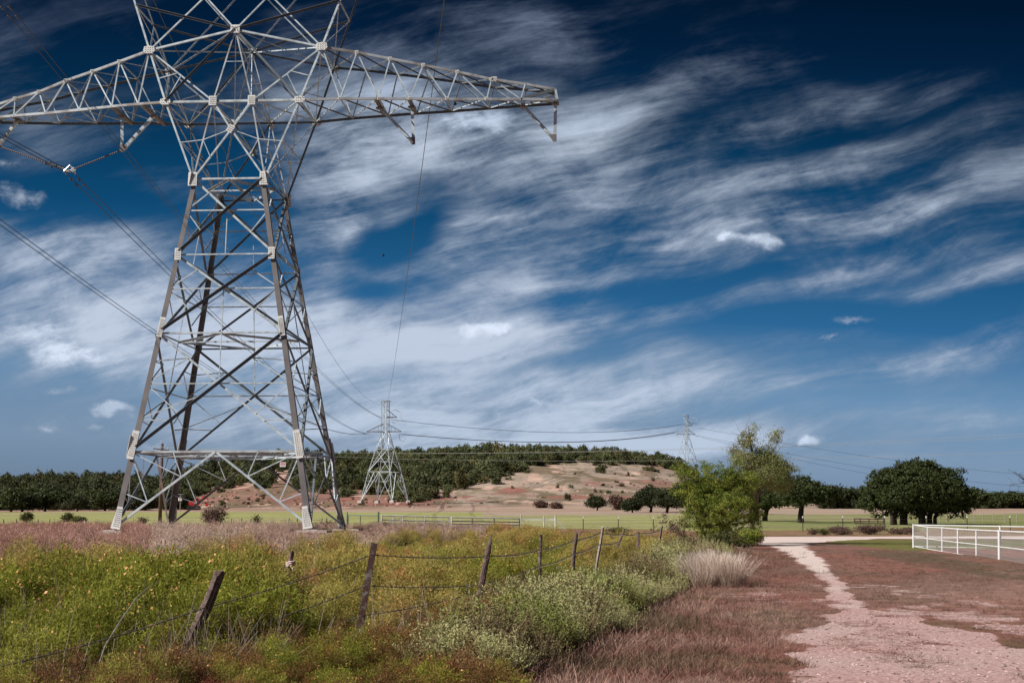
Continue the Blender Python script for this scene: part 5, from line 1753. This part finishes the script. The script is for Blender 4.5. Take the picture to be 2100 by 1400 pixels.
# ------------------------------------------------------------------ scatter: ONE object holding prototypes + points (its own geometry nodes)
def scatter(name, protos, mats, pts, rot, sc, pid, tint, label, cat):
    """protos: list of (verts, faces(k-gon array), matidx, hue per vertex)"""
    V, F, MI, HU, KD = [], [], [], [], []
    off = 0
    for k, (v, f, mi, hu) in enumerate(protos):
        V.append(v); F.append(f + off); MI.append(mi); HU.append(hu); KD.append(np.full(len(v), k)); off += len(v)
    npnt = len(pts)
    V.append(pts); HU.append(np.zeros(npnt)); KD.append(np.full(npnt, -1))
    V = np.concatenate(V); F = np.concatenate(F); MI = np.concatenate(MI); HU = np.concatenate(HU); KD = np.concatenate(KD)
    me_ = np_mesh(name, V, F, F.shape[1], mats, MI)
    def attr(nm, ty, arr, key):
        a_ = me_.attributes.new(nm, ty, 'POINT'); a_.data.foreach_set(key, arr)
    z = np.zeros(off)
    attr('kindid', 'INT', KD.astype(np.int32), 'value')
    attr('hue', 'FLOAT', HU.astype(np.float32), 'value')
    attr('pid', 'INT', np.concatenate([z - 1, pid]).astype(np.int32), 'value')
    attr('rot', 'FLOAT_VECTOR', np.concatenate([np.zeros((off, 3)), rot]).astype(np.float32).ravel(), 'vector')
    attr('scl', 'FLOAT_VECTOR', np.concatenate([np.ones((off, 3)), sc]).astype(np.float32).ravel(), 'vector')
    attr('tint', 'FLOAT_VECTOR', np.concatenate([np.ones((off, 3)), tint]).astype(np.float32).ravel(), 'vector')
    o = link(name, me_)
    tag(o, label, cat, kind='stuff')
    ng = bpy.data.node_groups.new(name + '_scatter', 'GeometryNodeTree')
    ng.interface.new_socket('Geometry', in_out='INPUT', socket_type='NodeSocketGeometry')
    ng.interface.new_socket('Geometry', in_out='OUTPUT', socket_type='NodeSocketGeometry')
    nn, ll = ng.nodes, ng.links
    gi, go = nn.new('NodeGroupInput'), nn.new('NodeGroupOutput')
    def named(nm, ty):
        q = nn.new('GeometryNodeInputNamedAttribute'); q.data_type = ty; q.inputs['Name'].default_value = nm
        return q.outputs['Attribute']
    def eq(sock, val):
        c_ = nn.new('FunctionNodeCompare'); c_.data_type = 'INT'; c_.operation = 'EQUAL'
        ins = [s for s in c_.inputs if s.type == 'INT' and s.enabled]
        ll.new(sock, ins[0]); ins[1].default_value = val
        return c_.outputs[0]
    def sepg(sel):
        s_ = nn.new('GeometryNodeSeparateGeometry'); s_.domain = 'POINT'
        ll.new(gi.outputs[0], s_.inputs['Geometry']); ll.new(sel, s_.inputs['Selection'])
        return s_.outputs['Selection']
    ptsg = sepg(eq(named('kindid', 'INT'), -1))
    jn = nn.new('GeometryNodeJoinGeometry')
    for k in range(len(protos)):
        g_k = sepg(eq(named('kindid', 'INT'), k))
        ip = nn.new('GeometryNodeInstanceOnPoints')
        ll.new(ptsg, ip.inputs['Points']); ll.new(g_k, ip.inputs['Instance'])
        ll.new(eq(named('pid', 'INT'), k), ip.inputs['Selection'])
        er = nn.new('FunctionNodeEulerToRotation'); ll.new(named('rot', 'FLOAT_VECTOR'), er.inputs[0])
        ll.new(er.outputs[0], ip.inputs['Rotation']); ll.new(named('scl', 'FLOAT_VECTOR'), ip.inputs['Scale'])
        ll.new(ip.outputs[0], jn.inputs[0])
    ll.new(jn.outputs[0], go.inputs[0])
    md = o.modifiers.new('scatter', 'NODES'); md.node_group = ng
    return o


def strands(rg, n_, base_r, h0, h1, spread, width, curve=.3, seg=2, tipw=.3, hue0=0.0, hue1=1.0):
    """thin curved blades as quads; returns verts, faces, hue"""
    an = rg.random(n_) * 6.283
    br = base_r * rg.random(n_) ** .5
    base = np.stack([np.cos(an) * br, np.sin(an) * br, np.zeros(n_)], 1)
    a2 = an + rg.normal(size=n_) * .8
    lean = spread * rg.random(n_) ** .7
    h = h0 + (h1 - h0) * rg.random(n_)
    out = np.stack([np.cos(a2), np.sin(a2)], 1)
    V, Hh = [], []
    sd = rg.normal(size=(n_, 3)); sd[:, 2] *= .2; sd /= np.linalg.norm(sd, axis=1)[:, None]
    for k in range(seg + 1):
        t = k / seg
        p = base.copy()
        p[:, :2] += out * (h * lean * (t + curve * t * t))[:, None]
        p[:, 2] += h * t * (1 - .35 * lean * t)
        w = width * (1 - (1 - tipw) * t)
        V.append(p - sd * w); V.append(p + sd * w)
        Hh.append(np.full(n_, hue0 + (hue1 - hue0) * t)); Hh.append(np.full(n_, hue0 + (hue1 - hue0) * t))
    V = np.stack(V, 1); Hh = np.stack(Hh, 1)
    m_ = 2 * (seg + 1)
    idx = np.arange(n_)[:, None] * m_
    F = np.concatenate([idx + np.array([[2 * k, 2 * k + 1, 2 * k + 3, 2 * k + 2]]) for k in range(seg)], 0)
    return V.reshape(-1, 3), F, Hh.reshape(-1)


def slivers(rg, pts, dirs, ln, width, hue):
    """one slim quad at each point"""
    n_ = len(pts)
    d = dirs / np.linalg.norm(dirs, axis=1)[:, None]
    s = np.cross(d, rg.normal(size=(n_, 3))); s /= np.linalg.norm(s, axis=1)[:, None] + 1e-9
    L_ = (ln * (.5 + rg.random(n_)))[:, None]
    w = (width * (.7 + .6 * rg.random(n_)))[:, None]
    V = np.stack([pts, pts + d * L_ * .5 + s * w, pts + d * L_, pts + d * L_ * .5 - s * w], 1).reshape(-1, 3)
    return V, np.arange(n_ * 4).reshape(-1, 4), np.repeat(hue, 4)


def merge(parts):
    V, F, MI, H, off = [], [], [], [], 0
    for (v, f, h, mi) in parts:
        V.append(v); F.append(f + off); H.append(h); MI.append(np.full(len(f), mi)); off += len(v)
    return np.concatenate(V), np.concatenate(F), np.concatenate(MI), np.concatenate(H)


def broom_proto(seed, flowers):
    rg = np.random.default_rng(seed)
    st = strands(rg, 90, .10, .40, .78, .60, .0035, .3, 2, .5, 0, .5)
    # plumes: the fine twigs gather in upright puffs with gaps between
    npl = 34
    an = rg.random(npl) * 6.283; rr_ = rg.random(npl) ** .6
    pc = np.stack([np.cos(an) * rr_ * .40, np.sin(an) * rr_ * .40, .30 + .48 * (1 - rr_ ** 2 * .6) * (.7 + .4 * rg.random(npl))], 1)
    n_ = 3000
    k = rg.integers(0, npl, n_)
    t = rg.random(n_)
    p = pc[k] + rg.normal(size=(n_, 3)) * np.array([.045, .045, .075])
    low_ = rg.random(n_) < .30
    p[low_] *= np.array([.85, .85, .2 + .6 * rg.random()])
    p[:, 2] = np.maximum(p[:, 2], .02)
    dd = rg.normal(size=(n_, 3)) * .75; dd[:, 2] += .7; dd[:, :2] += p[:, :2] * .8
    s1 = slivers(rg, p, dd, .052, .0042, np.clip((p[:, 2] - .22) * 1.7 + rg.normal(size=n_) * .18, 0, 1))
    parts = [(*st, 0), (*s1, 0)]
    if flowers:
        kf = rg.integers(0, npl, flowers)
        pf_ = pc[kf] + rg.normal(size=(flowers, 3)) * .03 + np.array([0, 0, .10]); pf_[:, :2] *= 1.1
        v, f = leaf_quads(pf_, rg.normal(size=(flowers, 3)) * .3 + np.array([0, -.6, .7]), .0165, rg, .9)
        parts.append((v, f, np.zeros(len(v)), 1))
    return merge(parts)


def silver_proto(seed):
    rg = np.random.default_rng(seed)
    parts = []
    ns = 62
    an = rg.random(ns) * 6.283; lean = rg.random(ns) ** .8 * .8; h = .55 + .40 * rg.random(ns)
    st = strands(rg, 60, .10, .35, .7, .6, .005, .2, 2, .6, 0, .2)
    parts.append((*st, 0))
    P0, D0, H0 = [], [], []
    for i in range(ns):
        o_ = np.array([math.cos(an[i]), math.sin(an[i]), 0]); L_ = h[i]
        ph, cw = rg.random() * 6.28, .5 + rg.random()
        nl = 34
        t = np.linspace(.42, 1.0, nl)
        q = o_[None, :] * (L_ * lean[i] * t)[:, None] + np.array([0, 0, 1])[None, :] * (L_ * t * (1 - .3 * lean[i]))[:, None]
        q[:, 0] += np.sin(t * 7 * cw + ph) * .022; q[:, 1] += np.cos(t * 7 * cw + ph) * .022
        dd = rg.normal(size=(nl, 3)) * .8; dd[:, 2] += .7
        P0.append(q); D0.append(dd); H0.append(np.clip((t - .42) / .45, 0, 1))
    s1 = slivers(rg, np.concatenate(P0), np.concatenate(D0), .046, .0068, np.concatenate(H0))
    parts.append((*s1, 0))
    return merge(parts)


def dry_proto(seed, n_=150, h=(.3, .75), spread=.55, w=.0045):
    rg = np.random.default_rng(seed)
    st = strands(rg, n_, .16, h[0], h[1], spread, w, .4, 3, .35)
    n2 = n_ // 2
    an = rg.random(n2) * 6.283; r_ = rg.random(n2) * .3
    p = np.stack([np.cos(an) * r_, np.sin(an) * r_, h[1] * (.6 + .4 * rg.random(n2))], 1)
    dd = rg.normal(size=(n2, 3)) * .4; dd[:, 2] += 1; dd[:, :2] += np.stack([np.cos(an), np.sin(an)], 1) * .5
    s1 = slivers(rg, p, dd, .09, .008, np.ones(n2) * .95)
    return merge([(*st, 0), (*s1, 0)])


def turf_proto(seed, n_=60, h=(.02, .10)):
    rg = np.random.default_rng(seed)
    st = strands(rg, n_, .18, h[0], h[1], 1.1, .0032, .5, 1, .3)
    return merge([(*st, 0)])


def rand_pts(n_, Y0, Y1, u0, u1, power=1.0):
    """points over the ground between two distances, denser near the viewer"""
    Y = Y0 * (Y1 / Y0) ** (rng.random(n_) ** power)
    u = u0 + (u1 - u0) * rng.random(n_)
    return u * Y, Y


def rots(n_, tilt=.15):
    return np.stack([rng.normal(size=n_) * tilt, rng.normal(size=n_) * tilt, rng.random(n_) * 6.283], 1)


# --- broomweed
x, Y = rand_pts(6400, 11.5, 78, -.40, .16, .85)
ok = x < np.maximum(fence_x(Y) + .5, np.where(Y < 19, -.045 * Y, np.where(Y < 24, -.012 * Y, -99))) + (fbm(x * .8, Y * .4, 51) - .5) * 1.6
gap = fbm(x * 1.0, Y * .55, 58, 3)
ok &= (gap > .34) | (Y > 26)
lim = np.interp(x / Y, [-.36, -.30, -.20, -.12, -.06, .02, .1], [30, 34, 40, 46, 75, 78, 78]) + (fbm(x * .5, Y * .3, 52) - .5) * 16
ok &= Y < lim
ok &= ~((np.abs(x - fence_x(Y)) < .0))
x, Y = x[ok], Y[ok]
n_ = len(x)
s = (.60 + .62 * rng.random(n_) ** 1.4) * (1.0 + .12 * (Y < 22))
s *= np.clip(.30 + 1.25 * fbm(x * .8, Y * .45, 59, 2), .45, .98) * np.interp(x - fence_x(Y), [-2.0, -.8, .0, .8], [1.10, 1.12, .66, .62]) * np.interp(Y, [12, 15.8, 18, 30], [.80, .78, 1.02, .98])
s = np.where((Y > 40) & (x / Y > -.105) & (x / Y < -.015), s * .62, s)
s = np.where((np.abs(x / Y + .144) < .012) & (Y > 21) & (Y < 27), s * .62, s)
patch = fbm(x * .35, Y * .22, 53, 4)
far_t = smoothstep(20, 50, Y)
g0 = np.array([.78, .90, .52]); g1 = np.array([1.28, 1.14, 1.35]); g2 = np.array([1.30, 1.0, 1.9])
tt = np.clip((patch - .36) * 3.2 + (far_t - .45) * .9, 0, 1)[:, None]
tint = g0 * (1 - tt) + g1 * tt
ll_ = (smoothstep(24, 40, Y) * (1 - smoothstep(-.16, -.08, x / Y)))[:, None] * .6
tint = tint * (1 - ll_) + g2 * ll_
rb_ = (x > fence_x(Y) - .2) & (Y < 24) & (rng.random(n_) < .6)
tint = np.where(rb_[:, None], tint * np.array([[.75, .40, .9]]), tint)
tint = np.where((rng.random(n_) < .10)[:, None], tint * np.array([[1.1, .72, 1.0]]), tint)
tint = tint * (.8 + .4 * rng.random((n_, 1)))
protos = [broom_proto(101, 6), broom_proto(102, 16), broom_proto(103, 34), broom_proto(104, 9)]
fl = (fbm(x * .6, Y * .4, 57) + rng.random(n_) * .5) * np.where(x < fence_x(Y) - 1.0, 1, .75)
pid = np.where(fl > .88, 2, np.where(fl > .66, 1, np.where(rng.random(n_) > .5, 0, 3)))
scatter('broomweed', protos, [M['broom'], M['flower']], np.stack([x, Y, terr(x, Y) - .04], 1), rots(n_), np.stack([s, s, s * (.85 + .3 * rng.random(n_))], 1), pid, tint,
        'yellow green broomweed with tiny orange flowers filling the field left of the wire fence', 'broomweed')

# --- dead stalks standing among the weeds
x, Y = rand_pts(420, 13, 60, -.36, .12, .9)
ok = (x < fence_x(Y) + 1.5)
x, Y = x[ok], Y[ok]; n_ = len(x); s = .8 + .7 * rng.random(n_)
def stalk_proto(seed):
    rg = np.random.default_rng(seed)
    st = strands(rg, 9, .10, .55, 1.0, .35, .0032, .3, 4, .4, .5, .9)
    st2 = strands(rg, 14, .25, .3, .7, .6, .0026, .5, 3, .4, .4, .9)
    return merge([(*st, 0), (*st2, 0)])
scatter('dead_stalks', [stalk_proto(171), stalk_proto(172), stalk_proto(173)], [M['dry']], np.stack([x, Y, terr(x, Y) - .02], 1), rots(n_, .25), np.stack([s, s, s * .9], 1), rng.integers(0, 3, n_),
        np.ones((n_, 3)) * (.45 + .5 * rng.random((n_, 1))), 'thin dead brown stalks standing among the yellow green weeds', 'stalks')

# --- silvery shrubs
x, Y = rand_pts(2300, 12, 62, -.12, .16, .9)
lo = np.where(Y < 18, -.046 * Y, np.maximum(fence_x(Y) + .15, -.010 * Y)) + (fbm(x * .9, Y * .6, 61) - .5) * .9
hi = brush_edge(Y) - .15 + (fbm(x * .7, Y * .5, 62) - .5) * .9
ok = (x > lo) & (x < hi)
x, Y = x[ok], Y[ok]; n_ = len(x)
s = (.62 + .62 * rng.random(n_)) * np.interp(brush_edge(Y) - x, [0, .9], [.6, 1.12])
s *= np.interp(Y, [13, 16, 19, 22, 60], [.60, .68, .84, .86, .98])
pt = fbm(x * .9, Y * .6, 63, 3)[:, None]
tint = np.where(pt > .60, np.array([[.55, .45, .50]]), np.array([[1.0, 1.0, 1.0]])) * (.8 + .45 * rng.random((n_, 1)))
tint = np.where(fbm(x * .5, Y * .5, 64, 3)[:, None] > .64, tint * np.array([[.66, .78, .45]]), tint)
tint = np.where(rng.random((n_, 1)) < .16, tint * np.array([[.42, .30, .34]]), tint)
scatter('silver_shrubs', [silver_proto(111), silver_proto(112), silver_proto(113)], [M['silver']], np.stack([x, Y, terr(x, Y) - .03], 1), rots(n_, .2), np.stack([s, s, s], 1),
        rng.integers(0, 3, n_), tint, 'silvery green curly-leaved shrubs between the wire fence and the red turf', 'shrubs')

# --- dry pale grass: round the pylon and along the fence
x, Y = rand_pts(6500, 30, 128, -.40, .13, .8)
lim = np.interp(x / Y, [-.36, -.30, -.20, -.12, -.06, .02, .1], [27, 30, 38, 44, 66, 62, 50])
ok = (Y > lim) & (x < brush_edge(Y) + 1) & ((fbm(x * .35, Y * .2, 71) > .40) | (Y < 72)) 
for fsx, fsy in ((-1, -1), (1, -1), (1, 1), (-1, 1)):
    fp = tw((fsx * 5.25, fsy * 5.1, 0))
    ok &= ~((np.abs(x - fp.x) < 1.3) & (Y > fp.y - (3.4 if fsx > 0 else 1.2)) & (Y < fp.y + 1.4))
x, Y = x[ok], Y[ok]; n_ = len(x)
s = (.45 + .45 * rng.random(n_)) * np.interp(Y, [60, 100, 128], [1, .75, .8])
pt = fbm(x * .25, Y * .2, 72, 4)[:, None]; u_ = (x / Y)[:, None]
tint = np.where(pt > .52, np.array([[.82, .74, .72]]), np.array([[1.0, 1.0, 1.0]]))
tint = tint * (1 - smoothstep(-.20, -.30, u_) * 0) * np.where(u_ < -.235, np.array([[.85, .66, .66]]), 1.0)
tint = np.where(Y[:, None] > 98, tint * np.array([[.62, .50, .42]]), tint) * (.75 + .45 * rng.random((n_, 1)))
for fsx, fsy in ((1, -1), (1, 1), (-1, -1)):
    fp = tw((fsx * 5.25, fsy * 5.1, 0))
    s = np.where((np.abs(x / Y - fp.x / fp.y) < (.017 if fsx > 0 else .010)) & (Y > 55) & (Y < fp.y), s * .28, s)
scatter('dry_grass', [dry_proto(121), dry_proto(122), dry_proto(123, 110, (.35, .9), .35)], [M['dry']], np.stack([x, Y, terr(x, Y) - .02], 1), rots(n_, .2), np.stack([s * 1.2, s * 1.2, s], 1),
        rng.integers(0, 3, n_), tint, 'pale pinkish dry grass round the feet of the near pylon', 'dry grass')

# --- the pale bunch beside the track: one plant clump
bc = gp(1448, 38.5); 
rgb_ = np.random.default_rng(9)
parts = []
for k in range(16):
    st = strands(rgb_, 300, .26, .5, 1.12, .48, .0055, .5, 3, .4)
    off_ = np.array([rgb_.normal() * .36, rgb_.normal() * 1.2, 0])
    parts.append((st[0] + off_, st[1], st[2], 0))
v, f, mi, hu = merge(parts)
mp = M['dry'].copy(); mp.name = 'pale_bunch_grass'
for nd in mp.node_tree.nodes:
    if nd.bl_idname == 'ShaderNodeMix' and nd.blend_type == 'MULTIPLY': nd.inputs['Factor'].default_value = 0
    elif nd.bl_idname == 'ShaderNodeMix': nd.inputs['A'].default_value = (.34, .25, .19, 1); nd.inputs['B'].default_value = (.84, .69, .58, 1)
me_ = np_mesh('bunch_grass', v, f, 4, [mp]); a_ = me_.attributes.new('hue', 'FLOAT', 'POINT'); a_.data.foreach_set('value', hu.astype(np.float32))
bgo = link('bunch_grass', me_, loc=bc); bgo.scale = (.9, .9, .88)
tag(bgo, 'big pale white bunch of dry grass beside the track in front of the mesquite', 'bunch grass')

# --- short red-brown turf
x, Y = rand_pts(15000, 12, 80, -.10, .36, .75)
gr, rd_, n1, n2 = ground_masks(x, Y)
ok = (x > brush_edge(Y) - .6) & (gr * .95 + rng.random(len(x)) * .55 + (n1 - .5) < .75) & (rng.random(len(x)) < np.interp(x - brush_edge(Y), [0, 3, 9], [1, .8, .45]))
x, Y = x[ok], Y[ok]; n_ = len(x)
edge_ = np.clip(1.5 - (x - brush_edge(Y)) * .28, .7, 1.5)
s = (.55 + .6 * rng.random(n_)) * edge_
pt = fbm(x * .5, Y * .35, 82, 4)[:, None]
tint = np.where(pt > .56, np.array([[.66, .78, .62]]), np.array([[1.0, .90, .88]]))
tint = np.where(pt < .42, np.array([[1.30, 1.45, 1.40]]), tint) * (.5 + .9 * rng.random((n_, 1)))
scatter('turf', [turf_proto(131), turf_proto(132), turf_proto(133, 34, (.05, .20))], [M['redgrass']], np.stack([x, Y, terr(x, Y) - .01], 1), rots(n_, .15), np.stack([s, s, s], 1),
        rng.integers(0, 3, n_), tint, 'short red brown dry turf beside the gravel track', 'grass')

def rock_proto(seed):
    rg = np.random.default_rng(seed)
    bm = bmesh.new(); bmesh.ops.create_icosphere(bm, subdivisions=2, radius=1)
    v = np.array([q.co[:] for q in bm.verts]); f = np.array([[l_.index for l_ in q.verts] for q in bm.faces]); bm.free()
    v = v * (1 + .35 * (rg.random((len(v), 1)) - .5)) * np.array([1.2, .9, .55])
    f4 = np.concatenate([f, f[:, 2:3]], 1)
    return v, f, np.zeros(len(f)), np.zeros(len(v))


# --- stones and litter on the gravel
x, Y = rand_pts(16000, 13.5, 60, .05, .36, .8)
gr, rd_, n1, n2 = ground_masks(x, Y)
ok = gr > .35
x, Y = x[ok], Y[ok]; n_ = len(x)
s = .004 + .013 * rng.random(n_) ** 3
pale = rng.random((n_, 1)) < .62
tint = np.where(pale, np.array([[1.7, 2.2, 2.3]]), np.array([[.45, .5, .5]])) * (.7 + .5 * rng.random((n_, 1)))
def pebble(seed):
    v, f, mi, hu = rock_proto(seed); return v, f, mi, hu
mpb = mat('gravel_stone', (.36, .20, .18), .85, tint_inst=True)
scatter('gravel_stones', [pebble(161), pebble(162)], [mpb], np.stack([x, Y, terr(x, Y)], 1), rots(n_, .3), np.stack([s * 1.4, s, s], 1), rng.integers(0, 2, n_), tint, 'loose pale and dark stones lying on the gravel track', 'stones')

# --- tall dry stem leaning over the weeds at left
ds = MB(); s0 = at(203, 1362, 15.5); 
ds.tube([p - s0 for p in (at(203, 1362, 15.5), at(215, 1325, 15.6), at(245, 1275, 15.8), at(280, 1225, 16.0), at(306, 1202, 16.2), at(328, 1190, 16.3))], [.007, .007, .006, .0055, .004, .002], 5)
tag(ds.build('dry_stem', M['wood_pale'], loc=s0), 'long bare dry stem arching across the barbed wire at left', 'stem')

# --- wood on the hill
def forest_proto(seed, h, w):
    rg = np.random.default_rng(seed); bl = []
    for i in range(8):
        an = rg.random() * 6.283; rr_ = rg.random() ** .5 * .6
        bl.append((math.cos(an) * rr_ * w / 2, math.sin(an) * rr_ * w / 2, h * (.22 + .45 * rg.random()), w * (.12 + .16 * rg.random()), w * .2, h * (.14 + .16 * rg.random())))
    c, d = blob_points(bl, 90, rg, .5)
    pts = np.repeat(c, 9, 0) + rg.normal(size=(810, 3)) * .38
    nn_ = np.repeat(d, 9, 0) + rg.normal(size=(810, 3)) * .6; nn_ /= np.linalg.norm(nn_, axis=1)[:, None]
    v, f = leaf_quads(pts, nn_, .38, rg, .65)
    tr = []
    return v, f, np.zeros(len(f)), np.zeros(len(v))


x, Y = [], []
n_try = 15000
Yc = 428 + (800 - 428) * rng.random(n_try); uc = -.50 + 1.0 * rng.random(n_try)
xc = uc * Yc
hz = terr(xc, Yc)
pxc = 1050 + uc * FPX
# vertical place of each candidate in the photo decides wood or bare slope (boundary traced on the ground it covers)
yc = 1060 - (hz - CAMZ) / Yc * FPX
bound = np.interp(pxc, [-500, 0, 380, 430, 560, 700, 860, 905, 960, 1030, 1110, 1150, 1250, 1340, 1400, 1480, 1600, 2600], [1034, 1036, 1034, 998, 986, 1006, 1018, 1012, 994, 976, 956, 951, 949, 954, 970, 990, 1020, 1040])
nb = (fbm(xc * .03, Yc * .03, 91) - .5) * 10
ok = (yc < bound + nb)
ok |= (rng.random(n_try) < np.where(fbm(xc * .03, Yc * .02, 97) > .5, .26, .05)) & (pxc > 880) & (pxc < 1430) & (Yc > 455) & (Yc < 720)
ok |= (rng.random(n_try) < .25) & (pxc > 400) & (pxc < 900) & (yc > 985) & (Yc > 440)
ok &= ~((pxc > 560) & (pxc < 600) & (yc > 966))
ok &= rng.random(n_try) < np.interp(pxc, [-500, 1400, 1500, 1700], [1, 1, .5, .5])
ok &= (fbm(xc * .05, Yc * .05, 99, 3) > .33)
x, Y, px_, yc = xc[ok], Yc[ok], pxc[ok], yc[ok]
nu = 420   # low scrub under the separate trees at both sides
pu = np.concatenate([rng.uniform(-260, 392, nu), rng.uniform(1680, 2300, nu)]); Yu = rng.uniform(428, 470, 2 * nu)
xu = (pu - 1050) / FPX * Yu
x, Y, px_, yc = np.concatenate([x, xu]), np.concatenate([Y, Yu]), np.concatenate([px_, pu]), np.concatenate([yc, np.full(2 * nu, 900.)])
n_ = len(x)
s = .42 + .62 * rng.random(n_) ** 1.5
lonely = ((yc > np.interp(px_, [860, 900, 1110, 1400], [1024, 1018, 962, 968]) + 6) & (px_ > 860)) | (yc > np.interp(px_, [380, 430, 560, 700, 860], [1034, 1004, 994, 1014, 1026]) + 5)
s = np.where(lonely, s * (.14 + .22 * rng.random(n_)), s)
tint = (.50 + .95 * rng.random((n_, 1))) * np.array([[1, 1, 1]]) * np.where(rng.random((n_, 1)) > .8, np.array([[1.15, .95, .9]]), np.array([[1.0, 1.0, 1.0]]))
s[-2 * nu:] = .26 + .28 * rng.random(2 * nu)
tint = tint * np.interp(px_, [0, 350, 500], [.70, .70, 1.0])[:, None]
tint[-2 * nu:] *= .62
tint = np.where((lonely & (rng.random(n_) < .75))[:, None], np.array([[1.15, .80, .95]]) * (.6 + .9 * rng.random((n_, 1))), tint)
scatter('wooded_hillside', [forest_proto(141 + k, 6.2, 7.0) for k in range(4)], [M['forest']], np.stack([x, Y, terr(x, Y) - .3], 1), rots(n_, .05), np.stack([s * (.8 + .6 * rng.random(n_)), s, s * (.6 + .8 * rng.random(n_) ** 1.5)], 1),
        rng.integers(0, 4, n_), tint, 'dense dark green scrub wood covering the hill from left to centre', 'woods')

# --- rocks on the bare slope and the red bank
n_try = 4200
Yc = 432 + (770 - 432) * rng.random(n_try); uc = -.26 + .40 * rng.random(n_try); xc = uc * Yc
pxc = 1050 + uc * FPX; yc = 1060 - (terr(xc, Yc) - CAMZ) / Yc * FPX
rk = fbm(xc * .03, Yc * .02, 95, 4)
ok = (rk > .53) & (pxc > 860) & (pxc < 1450) | ((pxc > 380) & (pxc < 900) & (yc > 985) & (rng.random(n_try) < .75)) | ((pxc > 1080) & (pxc < 1420) & (yc < 962) & (rng.random(n_try) < .6))
ok &= rng.random(n_try) < .6
x, Y = xc[ok], Yc[ok]; n_ = len(x); s = .16 + .5 * rng.random(n_) ** 2.5
scatter('red_rocks', [rock_proto(151), rock_proto(152)], [M['rock']], np.stack([x, Y, terr(x, Y)], 1), rots(n_, .3), np.stack([s * 1.5, s, s], 1), rng.integers(0, 2, n_), np.ones((n_, 3)),
        'red and pale sandstone rocks strewn over the bare slope and red bank', 'rocks')

# --- two small birds
for (px, py, Y, s_, lab) in ((933, 215, 80, .10, 'tiny dark bird flying just under the right crossarm'), (786, 525, 120, .09, 'tiny dark bird in the sky right of the near pylon')):
    m = MB(); c_ = at(px, py, Y)
    m.tube([(-s_, 0, 0), (-s_ * .5, 0, .02), (0, 0, .03), (s_ * .6, 0, .01), (s_, 0, .02)], [.01, .05, .07, .04, .01], 6)
    bo = m.build('bird', M['black'], loc=c_)
    tag(bo, lab, 'bird', 'birds in the sky')
    for q in (-1, 1):
        w_ = MB(); w_.prism([P(-.08, 0, .04), P(.1, 0, .04), P(.0, q * s_ * 1.6, .16)], [P(-.08, 0, .055), P(.1, 0, .055), P(.0, q * s_ * 1.6, .17)]); w_.build('wing', M['black'], bo)
